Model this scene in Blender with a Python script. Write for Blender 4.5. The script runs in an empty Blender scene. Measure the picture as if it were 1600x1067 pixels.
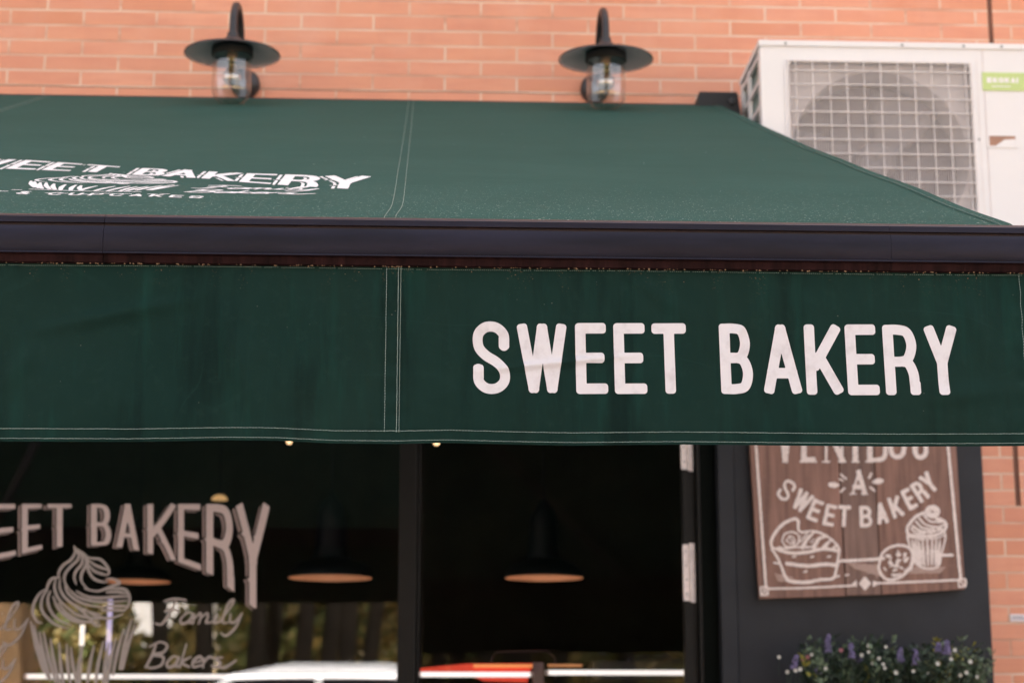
import bpy, bmesh, math, random
import numpy as np
from math import sin, cos, tan, pi, radians, sqrt, atan2, exp
from mathutils import Vector, Matrix, noise as mnoise
random.seed(7)
SC = bpy.context.scene
COL = SC.collection

# ------------------------------------------------------------ camera
FPX, TH, PS, EYE = 2850.0, radians(12), radians(2.5), 1.6
cd = bpy.data.cameras.new('camera'); cam = bpy.data.objects.new('camera', cd); COL.objects.link(cam)
cd.sensor_width = 36; cd.lens = FPX / 1600 * 36
cam.location = (0, 0, EYE); cam.rotation_euler = (pi / 2 + TH, 0, -PS)
cd.clip_start = .05; cd.clip_end = 2000
cd.dof.use_dof = True; cd.dof.focus_distance = 2.95; cd.dof.aperture_fstop = 5.8
SC.camera = cam

# ------------------------------------------------------------ world, sun, exposure
SUN_EL, SUN_AZ = radians(52), radians(20)      # sun stands behind the building
w = bpy.data.worlds.new('World'); SC.world = w; w.use_nodes = True
nt = w.node_tree; nt.nodes.clear()
sky = nt.nodes.new('ShaderNodeTexSky'); sky.sky_type = 'NISHITA'; sky.sun_disc = False
sky.sun_elevation = SUN_EL; sky.sun_rotation = SUN_AZ
sky.air_density = 1.0; sky.dust_density = 4.0; sky.ozone_density = .6
hs = nt.nodes.new('ShaderNodeHueSaturation'); hs.inputs['Saturation'].default_value = .28
tint = nt.nodes.new('ShaderNodeMixRGB'); tint.blend_type = 'MULTIPLY'; tint.inputs[0].default_value = 1
tint.inputs[2].default_value = (.975, .945, .965, 1)
bg = nt.nodes.new('ShaderNodeBackground'); bg.inputs[1].default_value = .15
wo = nt.nodes.new('ShaderNodeOutputWorld')
nt.links.new(sky.outputs[0], hs.inputs['Color']); nt.links.new(hs.outputs[0], tint.inputs[1])
nt.links.new(tint.outputs[0], bg.inputs[0]); nt.links.new(bg.outputs[0], wo.inputs[0])
sd = bpy.data.lights.new('sun', 'SUN'); sd.energy = 5.0; sd.angle = radians(.5); sd.color = (1, .94, .87)
so = bpy.data.objects.new('sun', sd); COL.objects.link(so)
sdir = Vector((sin(SUN_AZ) * cos(SUN_EL), cos(SUN_AZ) * cos(SUN_EL), sin(SUN_EL)))
so.rotation_euler = sdir.to_track_quat('Z', 'Y').to_euler(); so.location = sdir * 60
SC.view_settings.view_transform = 'Standard'; SC.view_settings.look = 'None'
SC.view_settings.exposure = 1.85; SC.view_settings.gamma = 1
SC.cycles.max_bounces = 10; SC.cycles.transparent_max_bounces = 16
SC.cycles.use_denoising = True

# ------------------------------------------------------------ measuring helper: a spot seen in the photo -> point on a real plane
_f = Vector((sin(PS) * cos(TH), cos(PS) * cos(TH), sin(TH))); _r = Vector((cos(PS), -sin(PS), 0)); _u = _r.cross(_f)
CP = Vector((0, 0, EYE))
def ray(x, y): return _f + _r * ((x - 800) / FPX) + _u * ((533.5 - y) / FPX)
def atY(x, y, Y): d = ray(x, y); return CP + d * (Y / d.y)

# ------------------------------------------------------------ materials
def nodes(name):
    m = bpy.data.materials.new(name); m.use_nodes = True
    t = m.node_tree; return m, t, t.nodes['Principled BSDF'], t.nodes['Material Output']
def N(t, typ, **kw):
    n = t.nodes.new(typ)
    for k, v in kw.items():
        if hasattr(n, k) and k not in n.inputs: setattr(n, k, v)
        else: n.inputs[k].default_value = v
    return n
def ramp(t, stops, interp='LINEAR'):
    r = t.nodes.new('ShaderNodeValToRGB'); r.color_ramp.interpolation = interp
    e = r.color_ramp.elements
    while len(e) < len(stops): e.new(.5)
    for i, (p, c) in enumerate(stops):
        e[i].position = p; e[i].color = (*c, 1) if len(c) == 3 else c
    return r
def mixc(t, a, b, f, mode='MIX'):
    m = t.nodes.new('ShaderNodeMixRGB'); m.blend_type = mode
    for i, v in ((0, f), (1, a), (2, b)):
        if hasattr(v, 'is_linked') or hasattr(v, 'links'): t.links.new(v, m.inputs[i])
        elif i == 0: m.inputs[0].default_value = v
        else: m.inputs[i].default_value = (*v, 1)
    return m.outputs[0]
def coords(t, scale=(1, 1, 1)):
    tc = t.nodes.new('ShaderNodeTexCoord'); mp = t.nodes.new('ShaderNodeMapping'); mp.inputs['Scale'].default_value = scale
    t.links.new(tc.outputs['Object'], mp.inputs[0]); return mp.outputs[0]
def fac(t, vec, scale, detail=6, rough=.6, lo=.35, hi=.65):
    n = N(t, 'ShaderNodeTexNoise', Scale=scale, Detail=detail, Roughness=rough)
    t.links.new(vec, n.inputs['Vector'])
    r = ramp(t, [(lo, (0, 0, 0)), (hi, (1, 1, 1))]); t.links.new(n.outputs['Fac'], r.inputs[0]); return r.outputs[0]
def bump(t, b, h, strength=.3, dist=.002, prev=None):
    n = N(t, 'ShaderNodeBump', Strength=strength, Distance=dist); t.links.new(h, n.inputs['Height'])
    if prev: t.links.new(prev, n.inputs['Normal'])
    if b is not None: t.links.new(n.outputs[0], b.inputs['Normal'])
    return n.outputs[0]
def simple(name, c, rough=.5, var=.25, scale=20, metal=0, bs=.15, bscale=80, stretch=(1, 1, 1), spec=.5, bd=.001):
    m, t, b, o = nodes(name); v = coords(t, stretch)
    c2 = tuple(min(1, x * (1 + var)) for x in c); c1 = tuple(x * (1 - var) for x in c)
    t.links.new(mixc(t, c1, c2, fac(t, v, scale)), b.inputs['Base Color'])
    b.inputs['Roughness'].default_value = rough; b.inputs['Metallic'].default_value = metal
    b.inputs['Specular IOR Level'].default_value = spec
    if bs: bump(t, b, fac(t, v, bscale, lo=.2, hi=.8), bs, bd)
    return m
def emit(name, c, s):
    m, t, b, o = nodes(name); b.inputs['Base Color'].default_value = (*c, 1)
    b.inputs['Emission Color'].default_value = (*c, 1); b.inputs['Emission Strength'].default_value = s; return m
def glassmat(name, ior=1.5, tintc=(1, 1, 1), gr=0.0, boost=0.0):
    m, t, b, o = nodes(name); t.nodes.remove(b)
    f0 = ((ior - 1) / (ior + 1)) ** 2; lw = N(t, 'ShaderNodeLayerWeight', Blend=.5)
    pw = N(t, 'ShaderNodeMath', operation='POWER'); t.links.new(lw.outputs['Facing'], pw.inputs[0]); pw.inputs[1].default_value = 5
    fr = N(t, 'ShaderNodeMath', operation='MULTIPLY_ADD'); t.links.new(pw.outputs[0], fr.inputs[0]); fr.inputs[1].default_value = 1 - f0; fr.inputs[2].default_value = f0
    tr = N(t, 'ShaderNodeBsdfTransparent'); tr.inputs[0].default_value = (*tintc, 1)
    gl = N(t, 'ShaderNodeBsdfGlossy', Roughness=gr); mx = t.nodes.new('ShaderNodeMixShader')
    t.links.new(fr.outputs[0], mx.inputs[0]); t.links.new(tr.outputs[0], mx.inputs[1]); t.links.new(gl.outputs[0], mx.inputs[2])
    t.links.new(mx.outputs[0], o.inputs[0]); return m

def brick_material():
    m, t, b, o = nodes('orange brick')
    tc = t.nodes.new('ShaderNodeTexCoord'); sep = t.nodes.new('ShaderNodeSeparateXYZ'); cmb = t.nodes.new('ShaderNodeCombineXYZ')
    t.links.new(tc.outputs['Object'], sep.inputs[0])
    ax = N(t, 'ShaderNodeMath', operation='ADD'); t.links.new(sep.outputs['X'], ax.inputs[0]); ax.inputs[1].default_value = BRX
    az = N(t, 'ShaderNodeMath', operation='ADD'); t.links.new(sep.outputs['Z'], az.inputs[0]); az.inputs[1].default_value = BRZ
    # use y on the side walls
    ay = N(t, 'ShaderNodeMath', operation='ADD'); t.links.new(ax.outputs[0], ay.inputs[0]); t.links.new(sep.outputs['Y'], ay.inputs[1])
    t.links.new(ay.outputs[0], cmb.inputs[0]); t.links.new(az.outputs[0], cmb.inputs[1])
    wob = N(t, 'ShaderNodeTexNoise', Scale=9, Detail=4); t.links.new(cmb.outputs[0], wob.inputs['Vector'])
    vm = N(t, 'ShaderNodeVectorMath', operation='MULTIPLY_ADD'); t.links.new(wob.outputs['Color'], vm.inputs[0])
    vm.inputs[1].default_value = (.004, .004, 0); t.links.new(cmb.outputs[0], vm.inputs[2])
    br = N(t, 'ShaderNodeTexBrick'); br.offset = .5; br.inputs['Scale'].default_value = 1
    br.inputs['Mortar Size'].default_value = .0042; br.inputs['Mortar Smooth'].default_value = .25
    br.inputs['Brick Width'].default_value = .25; br.inputs['Row Height'].default_value = .055; br.inputs['Bias'].default_value = 0
    br.inputs['Color1'].default_value = (0, 0, 0, 1); br.inputs['Color2'].default_value = (1, 1, 1, 1); br.inputs['Mortar'].default_value = (.5, .5, .5, 1)
    t.links.new(vm.outputs[0], br.inputs['Vector'])
    rc = ramp(t, [(0, (.67, .30, .185)), (.3, (.75, .365, .24)), (.55, (.71, .335, .225)), (.8, (.78, .39, .265)), (1, (.70, .32, .20))])
    t.links.new(br.outputs['Color'], rc.inputs[0])
    st = coords(t, (2, 2, 14))
    c = mixc(t, rc.outputs[0], (.66, .29, .20), fac(t, st, 2.2, lo=.45, hi=.8))
    c = mixc(t, c, (.76, .42, .31), fac(t, coords(t), 3.0, lo=.5, hi=.85))
    c = mixc(t, c, (.50, .21, .15), mixc(t, (0, 0, 0), fac(t, coords(t, (5, 5, .5)), 1.6, lo=.52, hi=.8), .25))
    fine = fac(t, coords(t, (1, 1, 3)), 160, lo=.3, hi=.7)
    c = mixc(t, c, (.40, .13, .08), mixc(t, (0, 0, 0), fine, .22))
    mort = mixc(t, (.68, .44, .32), (.76, .58, .46), fac(t, coords(t), 5))
    mort = mixc(t, mort, (.55, .30, .21), fac(t, coords(t, (.6, 1, 5)), 2.5, lo=.5, hi=.62))
    t.links.new(mixc(t, c, mort, br.outputs['Fac']), b.inputs['Base Color'])
    b.inputs['Roughness'].default_value = .85; b.inputs['Specular IOR Level'].default_value = .25
    inv = N(t, 'ShaderNodeMath', operation='SUBTRACT'); inv.inputs[0].default_value = 1; t.links.new(br.outputs['Fac'], inv.inputs[1])
    p = bump(t, None, inv.outputs[0], .6, .004)
    bump(t, b, fine, .35, .0015, p)
    return m
_a = atY(100, 39, 6); _b = atY(132, 27, 6)
BRZ = (-_a.z) % .055 + .11; BRX = (-_b.x) % .25 + .25 * 8

def canopy_material(name, valance):
    m, t, b, o = nodes(name); v = coords(t)
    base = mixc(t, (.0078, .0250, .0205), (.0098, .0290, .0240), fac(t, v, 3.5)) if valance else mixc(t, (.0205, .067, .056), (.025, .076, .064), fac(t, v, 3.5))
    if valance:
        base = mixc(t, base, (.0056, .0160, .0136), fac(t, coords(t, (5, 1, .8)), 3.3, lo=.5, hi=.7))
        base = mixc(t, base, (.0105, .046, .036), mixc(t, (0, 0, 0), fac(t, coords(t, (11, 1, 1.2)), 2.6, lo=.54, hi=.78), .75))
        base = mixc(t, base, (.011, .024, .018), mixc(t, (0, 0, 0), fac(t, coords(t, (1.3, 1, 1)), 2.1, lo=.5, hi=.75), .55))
    else:
        base = mixc(t, base, (.027, .072, .061), mixc(t, (0, 0, 0), fac(t, coords(t, (2, .6, .6)), 1.5, lo=.4, hi=.8), .45))
        base = mixc(t, base, (.032, .084, .071), mixc(t, (0, 0, 0), fac(t, coords(t, (.8, 22, 22)), 2.0, lo=.4, hi=.9), .5))
    if valance:   # pale fold lines painted into the colour, standing in for crease shading
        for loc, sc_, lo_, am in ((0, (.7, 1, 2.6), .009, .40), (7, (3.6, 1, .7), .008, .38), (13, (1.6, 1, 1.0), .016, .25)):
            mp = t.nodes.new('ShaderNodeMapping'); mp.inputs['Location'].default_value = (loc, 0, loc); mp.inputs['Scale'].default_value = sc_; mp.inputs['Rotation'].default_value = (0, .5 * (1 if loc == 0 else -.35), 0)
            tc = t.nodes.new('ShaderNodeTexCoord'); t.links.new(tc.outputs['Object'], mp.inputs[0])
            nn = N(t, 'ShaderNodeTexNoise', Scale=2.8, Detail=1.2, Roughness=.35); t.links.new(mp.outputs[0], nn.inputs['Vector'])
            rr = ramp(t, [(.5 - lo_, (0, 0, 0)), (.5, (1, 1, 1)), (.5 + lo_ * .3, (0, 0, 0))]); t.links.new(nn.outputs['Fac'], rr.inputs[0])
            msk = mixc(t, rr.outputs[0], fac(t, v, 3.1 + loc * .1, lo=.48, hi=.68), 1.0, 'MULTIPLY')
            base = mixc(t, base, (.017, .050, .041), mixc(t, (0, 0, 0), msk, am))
        base = mixc(t, base, (.020, .048, .040), mixc(t, (0, 0, 0), fac(t, coords(t, (1, 1, 1)), 55, detail=8, lo=.55, hi=.8), .30))
    # lint and dried specks
    vo = N(t, 'ShaderNodeTexVoronoi', Scale=26 if not valance else 60, feature='F1'); t.links.new(v, vo.inputs['Vector'])
    sp = ramp(t, [(.0, (1, 1, 1)), (.045 if not valance else .035, (1, 1, 1)), (.06, (0, 0, 0))]); t.links.new(vo.outputs['Distance'], sp.inputs[0])
    sel = fac(t, v, 19, lo=.56, hi=.6)
    spk = mixc(t, sp.outputs[0], sel, 1.0, 'MULTIPLY')
    if valance:
        sx = t.nodes.new('ShaderNodeSeparateXYZ'); t.links.new(v, sx.inputs[0])
        top = N(t, 'ShaderNodeMapRange'); t.links.new(sx.outputs['Z'], top.inputs[0])
        for k, q in (('From Min', 2.285), ('From Max', 2.335), ('To Min', .0), ('To Max', 1.0)): top.inputs[k].default_value = q
        base = mixc(t, base, (.40, .36, .30), mixc(t, (0, 0, 0), spk, .35))
        grit = mixc(t, fac(t, v, 330, detail=2, lo=.64, hi=.68), fac(t, coords(t, (14, 1, 3)), 2, lo=.48, hi=.6), 1.0, 'MULTIPLY')
        grit = mixc(t, grit, top.outputs[0], 1.0, 'MULTIPLY')
        base = mixc(t, base, (.17, .11, .065), grit)
    else:
        base = mixc(t, base, (.55, .62, .58), mixc(t, (0, 0, 0), spk, .6))
        sy = t.nodes.new('ShaderNodeSeparateXYZ'); t.links.new(v, sy.inputs[0])
        fr = N(t, 'ShaderNodeMapRange'); t.links.new(sy.outputs['Y'], fr.inputs[0])
        for k, q in (('From Min', 3.6), ('From Max', 2.9), ('To Min', .0), ('To Max', 1.0)): fr.inputs[k].default_value = q
        grit = mixc(t, fac(t, v, 240, detail=2, lo=.66, hi=.70), fr.outputs[0], 1.0, 'MULTIPLY')
        base = mixc(t, base, (.50, .56, .52), grit)
    t.links.new(base, b.inputs['Base Color'])
    b.inputs['Roughness'].default_value = .8; b.inputs['Specular IOR Level'].default_value = .06
    b.inputs['Sheen Weight'].default_value = .02 if not valance else .01; b.inputs['Sheen Roughness'].default_value = .5; b.inputs['Sheen Tint'].default_value = (.5, .9, .75, 1)
    wv = N(t, 'ShaderNodeTexWave', Scale=260, Distortion=.4); wv.bands_direction = 'X' if valance else 'X'; t.links.new(v, wv.inputs['Vector'])
    p = bump(t, None, wv.outputs['Fac'], .12, .0006)
    p = bump(t, None, fac(t, coords(t, (1, 1, .5)), 7, lo=.2, hi=.8), .25, .006, p)
    if valance: p = bump(t, None, fac(t, coords(t, (1.6, 1, 1.2)), 4, detail=3, lo=.2, hi=.8), .5, .02, p)
    bump(t, b, fac(t, v, 420, lo=.2, hi=.8), .15, .0008, p)
    return m

def wood_material(name, c, seed):
    m, t, b, o = nodes(name); v = coords(t, (1, 1, 1))
    mp = t.nodes.new('ShaderNodeMapping'); mp.inputs['Location'].default_value = (seed * 3.1, 0, seed); mp.inputs['Scale'].default_value = (22, 1, 1.3)
    t.links.new(v, mp.inputs[0])
    g = fac(t, mp.outputs[0], 2.2, detail=8, lo=.3, hi=.72)
    c1 = tuple(x * .55 for x in c); c2 = tuple(x * 1.35 for x in c)
    k = mixc(t, c1, c2, g)
    vk = N(t, 'ShaderNodeTexVoronoi', Scale=4.5); t.links.new(v, vk.inputs['Vector'])
    kr = ramp(t, [(0, (1, 1, 1)), (.05, (0, 0, 0))]); t.links.new(vk.outputs['Distance'], kr.inputs[0])
    k = mixc(t, k, tuple(x * .3 for x in c), kr.outputs[0])
    sat = mixc(t, k, tuple(x * 1.2 for x in c), fac(t, coords(t, (1, 1, 9)), 30, lo=.55, hi=.8))
    t.links.new(sat, b.inputs['Base Color']); b.inputs['Roughness'].default_value = .7
    bump(t, b, g, .4, .002); return m

M = {}
M['brick'] = brick_material()
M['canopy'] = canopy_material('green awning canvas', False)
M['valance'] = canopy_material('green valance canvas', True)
M['anthracite'] = simple('anthracite powder coat', (.028, .030, .036), .6, .14, 5, bs=.08, bscale=300, spec=.22)
M['frame'] = simple('dark window frame', (.012, .0115, .011), .5, .15, 8, bs=.05, bscale=300, spec=.2)
M['reveal'] = simple('black reveal', (.003, .005, .004), .7, .15, 8, bs=.05, spec=.08)
M['bar'] = simple('dark blue grey lacquered aluminium', (.013, .012, .022), .38, .3, 4, stretch=(1, 6, 6), bs=.1, bscale=60, spec=.16)
M['rust'] = simple('rust stained lower edge', (.018, .0065, .0065), .75, .5, 24, stretch=(3, 1, .4), bs=.3, bscale=200, spec=.08)
M['groove'] = simple('red brown groove', (.018, .006, .006), .7, .2, 10, bs=0)
M['black'] = simple('black metal', (.022, .021, .024), .45, .25, 30, bs=.15, bscale=200)
M['blackmatte'] = simple('black plastic', (.008, .008, .009), .6, .2, 20, bs=.1)
M['lining'] = simple('grey enamel lining', (.84, .68, .73), .5, .08, 8, bs=.05)
M['acwhite'] = simple('white painted sheet metal', (.75, .735, .735), .4, .02, 3, bs=.03, bscale=150)
M['acgrey'] = simple('pale grey fan shroud', (.70, .64, .63), .5, .08, 6, bs=0)
M['acdark'] = simple('fan housing in grey plastic', (.20, .165, .165), .6, .15, 6, bs=0)
M['wire'] = simple('white coated wire', (.66, .62, .61), .4, .03, 20, bs=0)
M['fin'] = simple('blue green coil fins', (.22, .32, .31), .4, .2, 30, metal=.3, bs=.3, stretch=(1, 1, 30))
M['lime'] = simple('lime green badge', (.50, .62, .24), .45, .03, 10, bs=0)
M['white'] = simple('white print', (.80, .78, .78), .6, .03, 40, bs=0)
M['screw'] = simple('steel screw', (.3, .3, .3), .3, .1, 60, metal=.8, bs=0)
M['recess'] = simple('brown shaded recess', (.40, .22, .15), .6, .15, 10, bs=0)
M['brass'] = simple('aged brass', (.30, .20, .12), .45, .2, 40, metal=.4, bs=0)
M['thread'] = simple('pale thread', (.22, .29, .26), .8, .15, 90, bs=0)
M['threaddark'] = simple('dusty green thread', (.15, .21, .18), .8, .25, 90, bs=0)
M['crumb'] = simple('tan debris', (.20, .125, .07), .8, .4, 90, bs=0)
M['hinge'] = simple('white hinge steel', (.85, .76, .75), .45, .12, 60, bs=.2)
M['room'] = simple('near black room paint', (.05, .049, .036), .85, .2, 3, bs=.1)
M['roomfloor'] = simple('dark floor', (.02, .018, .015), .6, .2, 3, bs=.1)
M['shadeblack'] = simple('black pendant enamel', (.004, .0055, .008), .5, .1, 10, bs=0)
M['shadein'] = simple('copper pendant lining', (.66, .42, .30), .5, .1, 10, bs=0)
M['glass'] = glassmat('shop window glass', 2.1)
M['doorglass'] = glassmat('door glass', 1.45)
M['jar'] = glassmat('clear lamp glass', 2.2, (.93, .92, .91))
M['bulb'] = glassmat('amber bulb glass', 6.5, (.97, .9, .76), .12)
M['tube'] = emit('lit white tube', (1, .93, .9), .28)
M['lav'] = emit('lit lavender tube', (.60, .52, .85), .20)
M['warm'] = emit('lit warm bulb', (1, .62, .32), .9)
M['warmdim'] = emit('lit warm dome', (1, .60, .25), .16)
M['redreflect'] = emit('red imitated reflection', (.9, .07, .03), .09)  # emission in place of the red car's reflection in the door pane
M['orangereflect'] = emit('orange imitated reflection', (1, .36, .12), .16)
M['counter'] = simple('dark counter', (.03, .025, .03), .5, .2, 10, bs=0)
M['post'] = simple('pinkish steel post', (.16, .10, .11), .4, .1, 10, bs=0)
def print_mat(name, c, c2, blotch=None, rough=.6, sc=60, amt=.5):
    m, t, b, o = nodes(name); v = coords(t)
    k = mixc(t, c, c2, mixc(t, (0, 0, 0), fac(t, v, sc, lo=.5, hi=.75), amt))
    if blotch: k = mixc(t, k, blotch, mixc(t, (0, 0, 0), fac(t, v, 7, lo=.62, hi=.8), .7))
    t.links.new(k, b.inputs['Base Color']); b.inputs['Roughness'].default_value = rough
    bump(t, b, fac(t, v, 260, lo=.2, hi=.8), .2, .0006)
    return m
M['ink'] = print_mat('printed white lettering', (.68, .65, .67), (.50, .46, .47), (.56, .45, .40), .6, 38, .7)
M['inktop'] = print_mat('weathered white lettering', (.78, .78, .78), (.40, .48, .46), None, .6, 90, .6)
M['decal'] = print_mat('white vinyl decal', (.60, .49, .48), (.50, .41, .40))
M['decalshadow'] = print_mat('grey vinyl drop shadow', (.27, .20, .19), (.21, .155, .15))
M['decalthin'] = print_mat('frosted vinyl line', (.40, .35, .335), (.27, .235, .225))
M['chalk'] = print_mat('chalk white paint', (.82, .72, .69), (.58, .45, .41), None, .85, 110, .75)
M['chalksoft'] = print_mat('rubbed chalk shading', (.45, .32, .28), (.28, .17, .14), None, .9, 150, .9)
WOODS = [wood_material('stained plank %d' % i, c, i) for i, c in enumerate(((.26, .142, .112), (.205, .124, .102), (.245, .132, .102)))]
M['leaf'] = simple('dark green leaf', (.018, .040, .020), .5, .4, 30, bs=0)
M['leafpale'] = simple('grey green leaf', (.13, .19, .12), .5, .3, 30, bs=0)
M['leafyellow'] = simple('yellow green leaf', (.28, .27, .05), .5, .3, 30, bs=0)
M['lavender'] = simple('lavender florets', (.21, .18, .35), .7, .35, 90, bs=0)
M['petal'] = simple('white petals', (.62, .62, .58), .7, .1, 60, bs=0)
M['pinkpetal'] = simple('pink petals', (.42, .17, .20), .7, .1, 60, bs=0)
M['terracotta'] = simple('terracotta trough', (.45, .16, .08), .8, .2, 20, bs=.2)
M['jointfill'] = simple('brown joint sealant', (.16, .075, .05), .8, .2, 10, bs=.2)
M['plaque'] = print_mat('white enamel plaque', (.72, .66, .68), (.6, .55, .58))
M['plaqueink'] = simple('blue grey lettering', (.25, .25, .33), .6, .1, 10, bs=0)
# street, mirrored in the window
M['asphalt'] = simple('asphalt', (.06, .058, .055), .9, .25, 4, bs=.3)
M['paving'] = simple('pale paving', (.34, .31, .28), .85, .12, 3, bs=.3)
M['kerb'] = simple('concrete kerb', (.36, .34, .32), .85, .12, 6, bs=.3)
M['marking'] = simple('white road paint', (.75, .75, .73), .7, .08, 6, bs=.1)
M['soil'] = simple('dry grass bank', (.52, .38, .20), .95, .35, 1.5, bs=.4)
M['tan'] = simple('tan render', (.72, .46, .25), .85, .12, 1.2, bs=.2)
M['roof'] = simple('clay roof', (.30, .11, .06), .8, .2, 5, bs=.3)
M['bark'] = simple('dark bark', (.012, .010, .008), .95, .3, 8, bs=.5, stretch=(1, 1, .2), spec=.05)
M['olive'] = simple('olive foliage', (.50, .40, .16), .7, .5, 1.4, bs=0)
M['greenf'] = simple('green foliage', (.20, .24, .08), .7, .5, 1.4, bs=0)
M['carwhite'] = simple('white car paint', (.72, .72, .72), .2, .02, 2, bs=0)
M['carred'] = simple('red car paint', (.60, .03, .015), .2, .05, 2, bs=0)
M['carglass'] = simple('dark car glass', (.012, .014, .016), .06, .05, 2, bs=0)
M['tyre'] = simple('tyre rubber', (.02, .02, .02), .8, .1, 20, bs=0)
M['rim'] = simple('alloy rim', (.5, .5, .52), .3, .05, 20, metal=.9, bs=0)
M['lampglass'] = simple('headlight lens', (.7, .72, .74), .1, .05, 20, bs=0)
M['tail'] = simple('tail light lens', (.5, .02, .02), .15, .05, 20, bs=0)

# ------------------------------------------------------------ mesh helpers
class MB:
    def __init__(s): s.v = []; s.f = []; s.mi = []; s.cur = 0
    def add(s, vs, fs, mi=None):
        o = len(s.v); s.v += [tuple(p) for p in vs]; s.f += [tuple(i + o for i in f) for f in fs]
        s.mi += [s.cur if mi is None else mi] * len(fs)
    def box(s, x0, x1, y0, y1, z0, z1, mi=None):
        s.add([(x, y, z) for x in (x0, x1) for y in (y0, y1) for z in (z0, z1)],
              [(0, 1, 3, 2), (4, 6, 7, 5), (0, 4, 5, 1), (2, 3, 7, 6), (0, 2, 6, 4), (1, 5, 7, 3)], mi)
    def prism(s, poly, axis, a, b, mi=None):
        n = len(poly)
        def P(p, h): return (h, p[0], p[1]) if axis == 'x' else ((p[0], h, p[1]) if axis == 'y' else (p[0], p[1], h))
        s.add([P(p, a) for p in poly] + [P(p, b) for p in poly],
              [tuple(range(n))[::-1], tuple(range(n, 2 * n))] + [(i, (i + 1) % n, (i + 1) % n + n, i + n) for i in range(n)], mi)
    def lathe(s, prof, c=(0, 0, 0), axis='z', seg=32, mi=None, close=False):
        vs = []
        for r, h in prof:
            for k in range(seg):
                a = 2 * pi * k / seg; p, q = r * cos(a), r * sin(a)
                vs.append((c[0] + p, c[1] + q, c[2] + h) if axis == 'z' else ((c[0] + p, c[1] + h, c[2] + q) if axis == 'y' else (c[0] + h, c[1] + p, c[2] + q)))
        fs = []; n = len(prof)
        for i in range(n - 1 + (1 if close else 0)):
            for k in range(seg):
                a, b = i * seg + k, i * seg + (k + 1) % seg; c2, d = ((i + 1) % n) * seg + (k + 1) % seg, ((i + 1) % n) * seg + k
                fs.append((a, b, c2, d))
        if not close:
            if prof[0][0] > 1e-6: fs.append(tuple(range(seg))[::-1])
            if prof[-1][0] > 1e-6: fs.append(tuple((n - 1) * seg + k for k in range(seg)))
        s.add(vs, fs, mi)
    def tube(s, pts, r, seg=10, mi=None):
        pts = [Vector(p) for p in pts]; n = len(pts); vs = []
        rs = r if isinstance(r, (list, tuple)) else [r] * n
        up = Vector((0, 0, 1)); prev = None
        for i, p in enumerate(pts):
            d = (pts[min(i + 1, n - 1)] - pts[max(i - 1, 0)]).normalized()
            if prev is None:
                a = d.cross(up);  a = a if a.length > .1 else d.cross(Vector((1, 0, 0)))
            else: a = prev - d * prev.dot(d)
            a.normalize(); prev = a; b = d.cross(a)
            for k in range(seg): t = 2 * pi * k / seg; vs.append(p + (a * cos(t) + b * sin(t)) * rs[i])
        fs = [(i * seg + k, i * seg + (k + 1) % seg, (i + 1) * seg + (k + 1) % seg, (i + 1) * seg + k) for i in range(n - 1) for k in range(seg)]
        fs += [tuple(range(seg))[::-1], tuple((n - 1) * seg + k for k in range(seg))]
        s.add(vs, fs, mi)
    def build(s, name, mats, parent=None, smooth=False, bev=0, fix=True):
        me = bpy.data.meshes.new(name); me.from_pydata(s.v, [], s.f)
        mats = mats if isinstance(mats, (list, tuple)) else [mats]
        for m in mats: me.materials.append(m)
        if len(mats) > 1: me.polygons.foreach_set('material_index', s.mi)
        if fix:
            bm = bmesh.new(); bm.from_mesh(me); bmesh.ops.recalc_face_normals(bm, faces=bm.faces); bm.to_mesh(me); bm.free()
        if smooth:
            me.polygons.foreach_set('use_smooth', [True] * len(me.polygons))
            me.set_sharp_from_angle(angle=radians(38))
        me.update()
        o = bpy.data.objects.new(name, me); COL.objects.link(o)
        if parent: o.parent = parent
        if bev:
            b = o.modifiers.new('bevel', 'BEVEL'); b.width = bev; b.segments = 2; b.limit_method = 'ANGLE'
        return o
def tag(o, label, cat, group=None, kind=None):
    o['label'] = label; o['category'] = cat
    if group: o['group'] = group
    if kind: o['kind'] = kind
    return o
def empty(name, loc, label, cat, group=None):
    o = bpy.data.objects.new(name, None); COL.objects.link(o); o.location = loc; o.empty_display_size = .1
    return tag(o, label, cat, group)
def struct(o, kind='structure'): o['kind'] = kind; return o
def kids(o): return [c for c in COL.objects if c.parent == o]
def copy_tree(o, parent=None):
    c = o.copy(); COL.objects.link(c); c.parent = parent
    for ch in kids(o): copy_tree(ch, c)
    return c

# ------------------------------------------------------------ lettering and line drawings: strokes -> one clean flat mesh laid on a surface
def catmull(pts, n=8):
    if len(pts) < 3: return list(pts)
    P = [pts[0]] + list(pts) + [pts[-1]]; out = []
    for i in range(1, len(P) - 2):
        for k in range(n):
            t = k / n; a, b, c, d = P[i - 1], P[i], P[i + 1], P[i + 2]
            out.append(tuple(.5 * (2 * b[j] + (c[j] - a[j]) * t + (2 * a[j] - 5 * b[j] + 4 * c[j] - d[j]) * t * t + (3 * b[j] - a[j] - 3 * c[j] + d[j]) * t ** 3) for j in (0, 1)))
    out.append(tuple(P[-2])); return out
def rcorner(pts, q=.35):
    out = [pts[0]]
    for i in range(1, len(pts) - 1):
        a, b, c = (np.array(pts[j], float) for j in (i - 1, i, i + 1))
        la, lc = np.linalg.norm(a - b), np.linalg.norm(c - b); d = min(q * 2, .5) * min(la, lc) if q < .5 else .5 * min(la, lc)
        p, r = b + (a - b) / la * d, b + (c - b) / lc * d
        for k in range(6): t = k / 5; out.append(tuple((1 - t) ** 2 * p + 2 * t * (1 - t) * b + t * t * r))
    out.append(pts[-1]); return out
def cap(pts, r): return ('c', [tuple(p) for p in pts], r)
def bx(p, q, r, e=None, c=None): return ('b', p, q, r, r if e is None else e, r * .55 if c is None else c)
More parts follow.
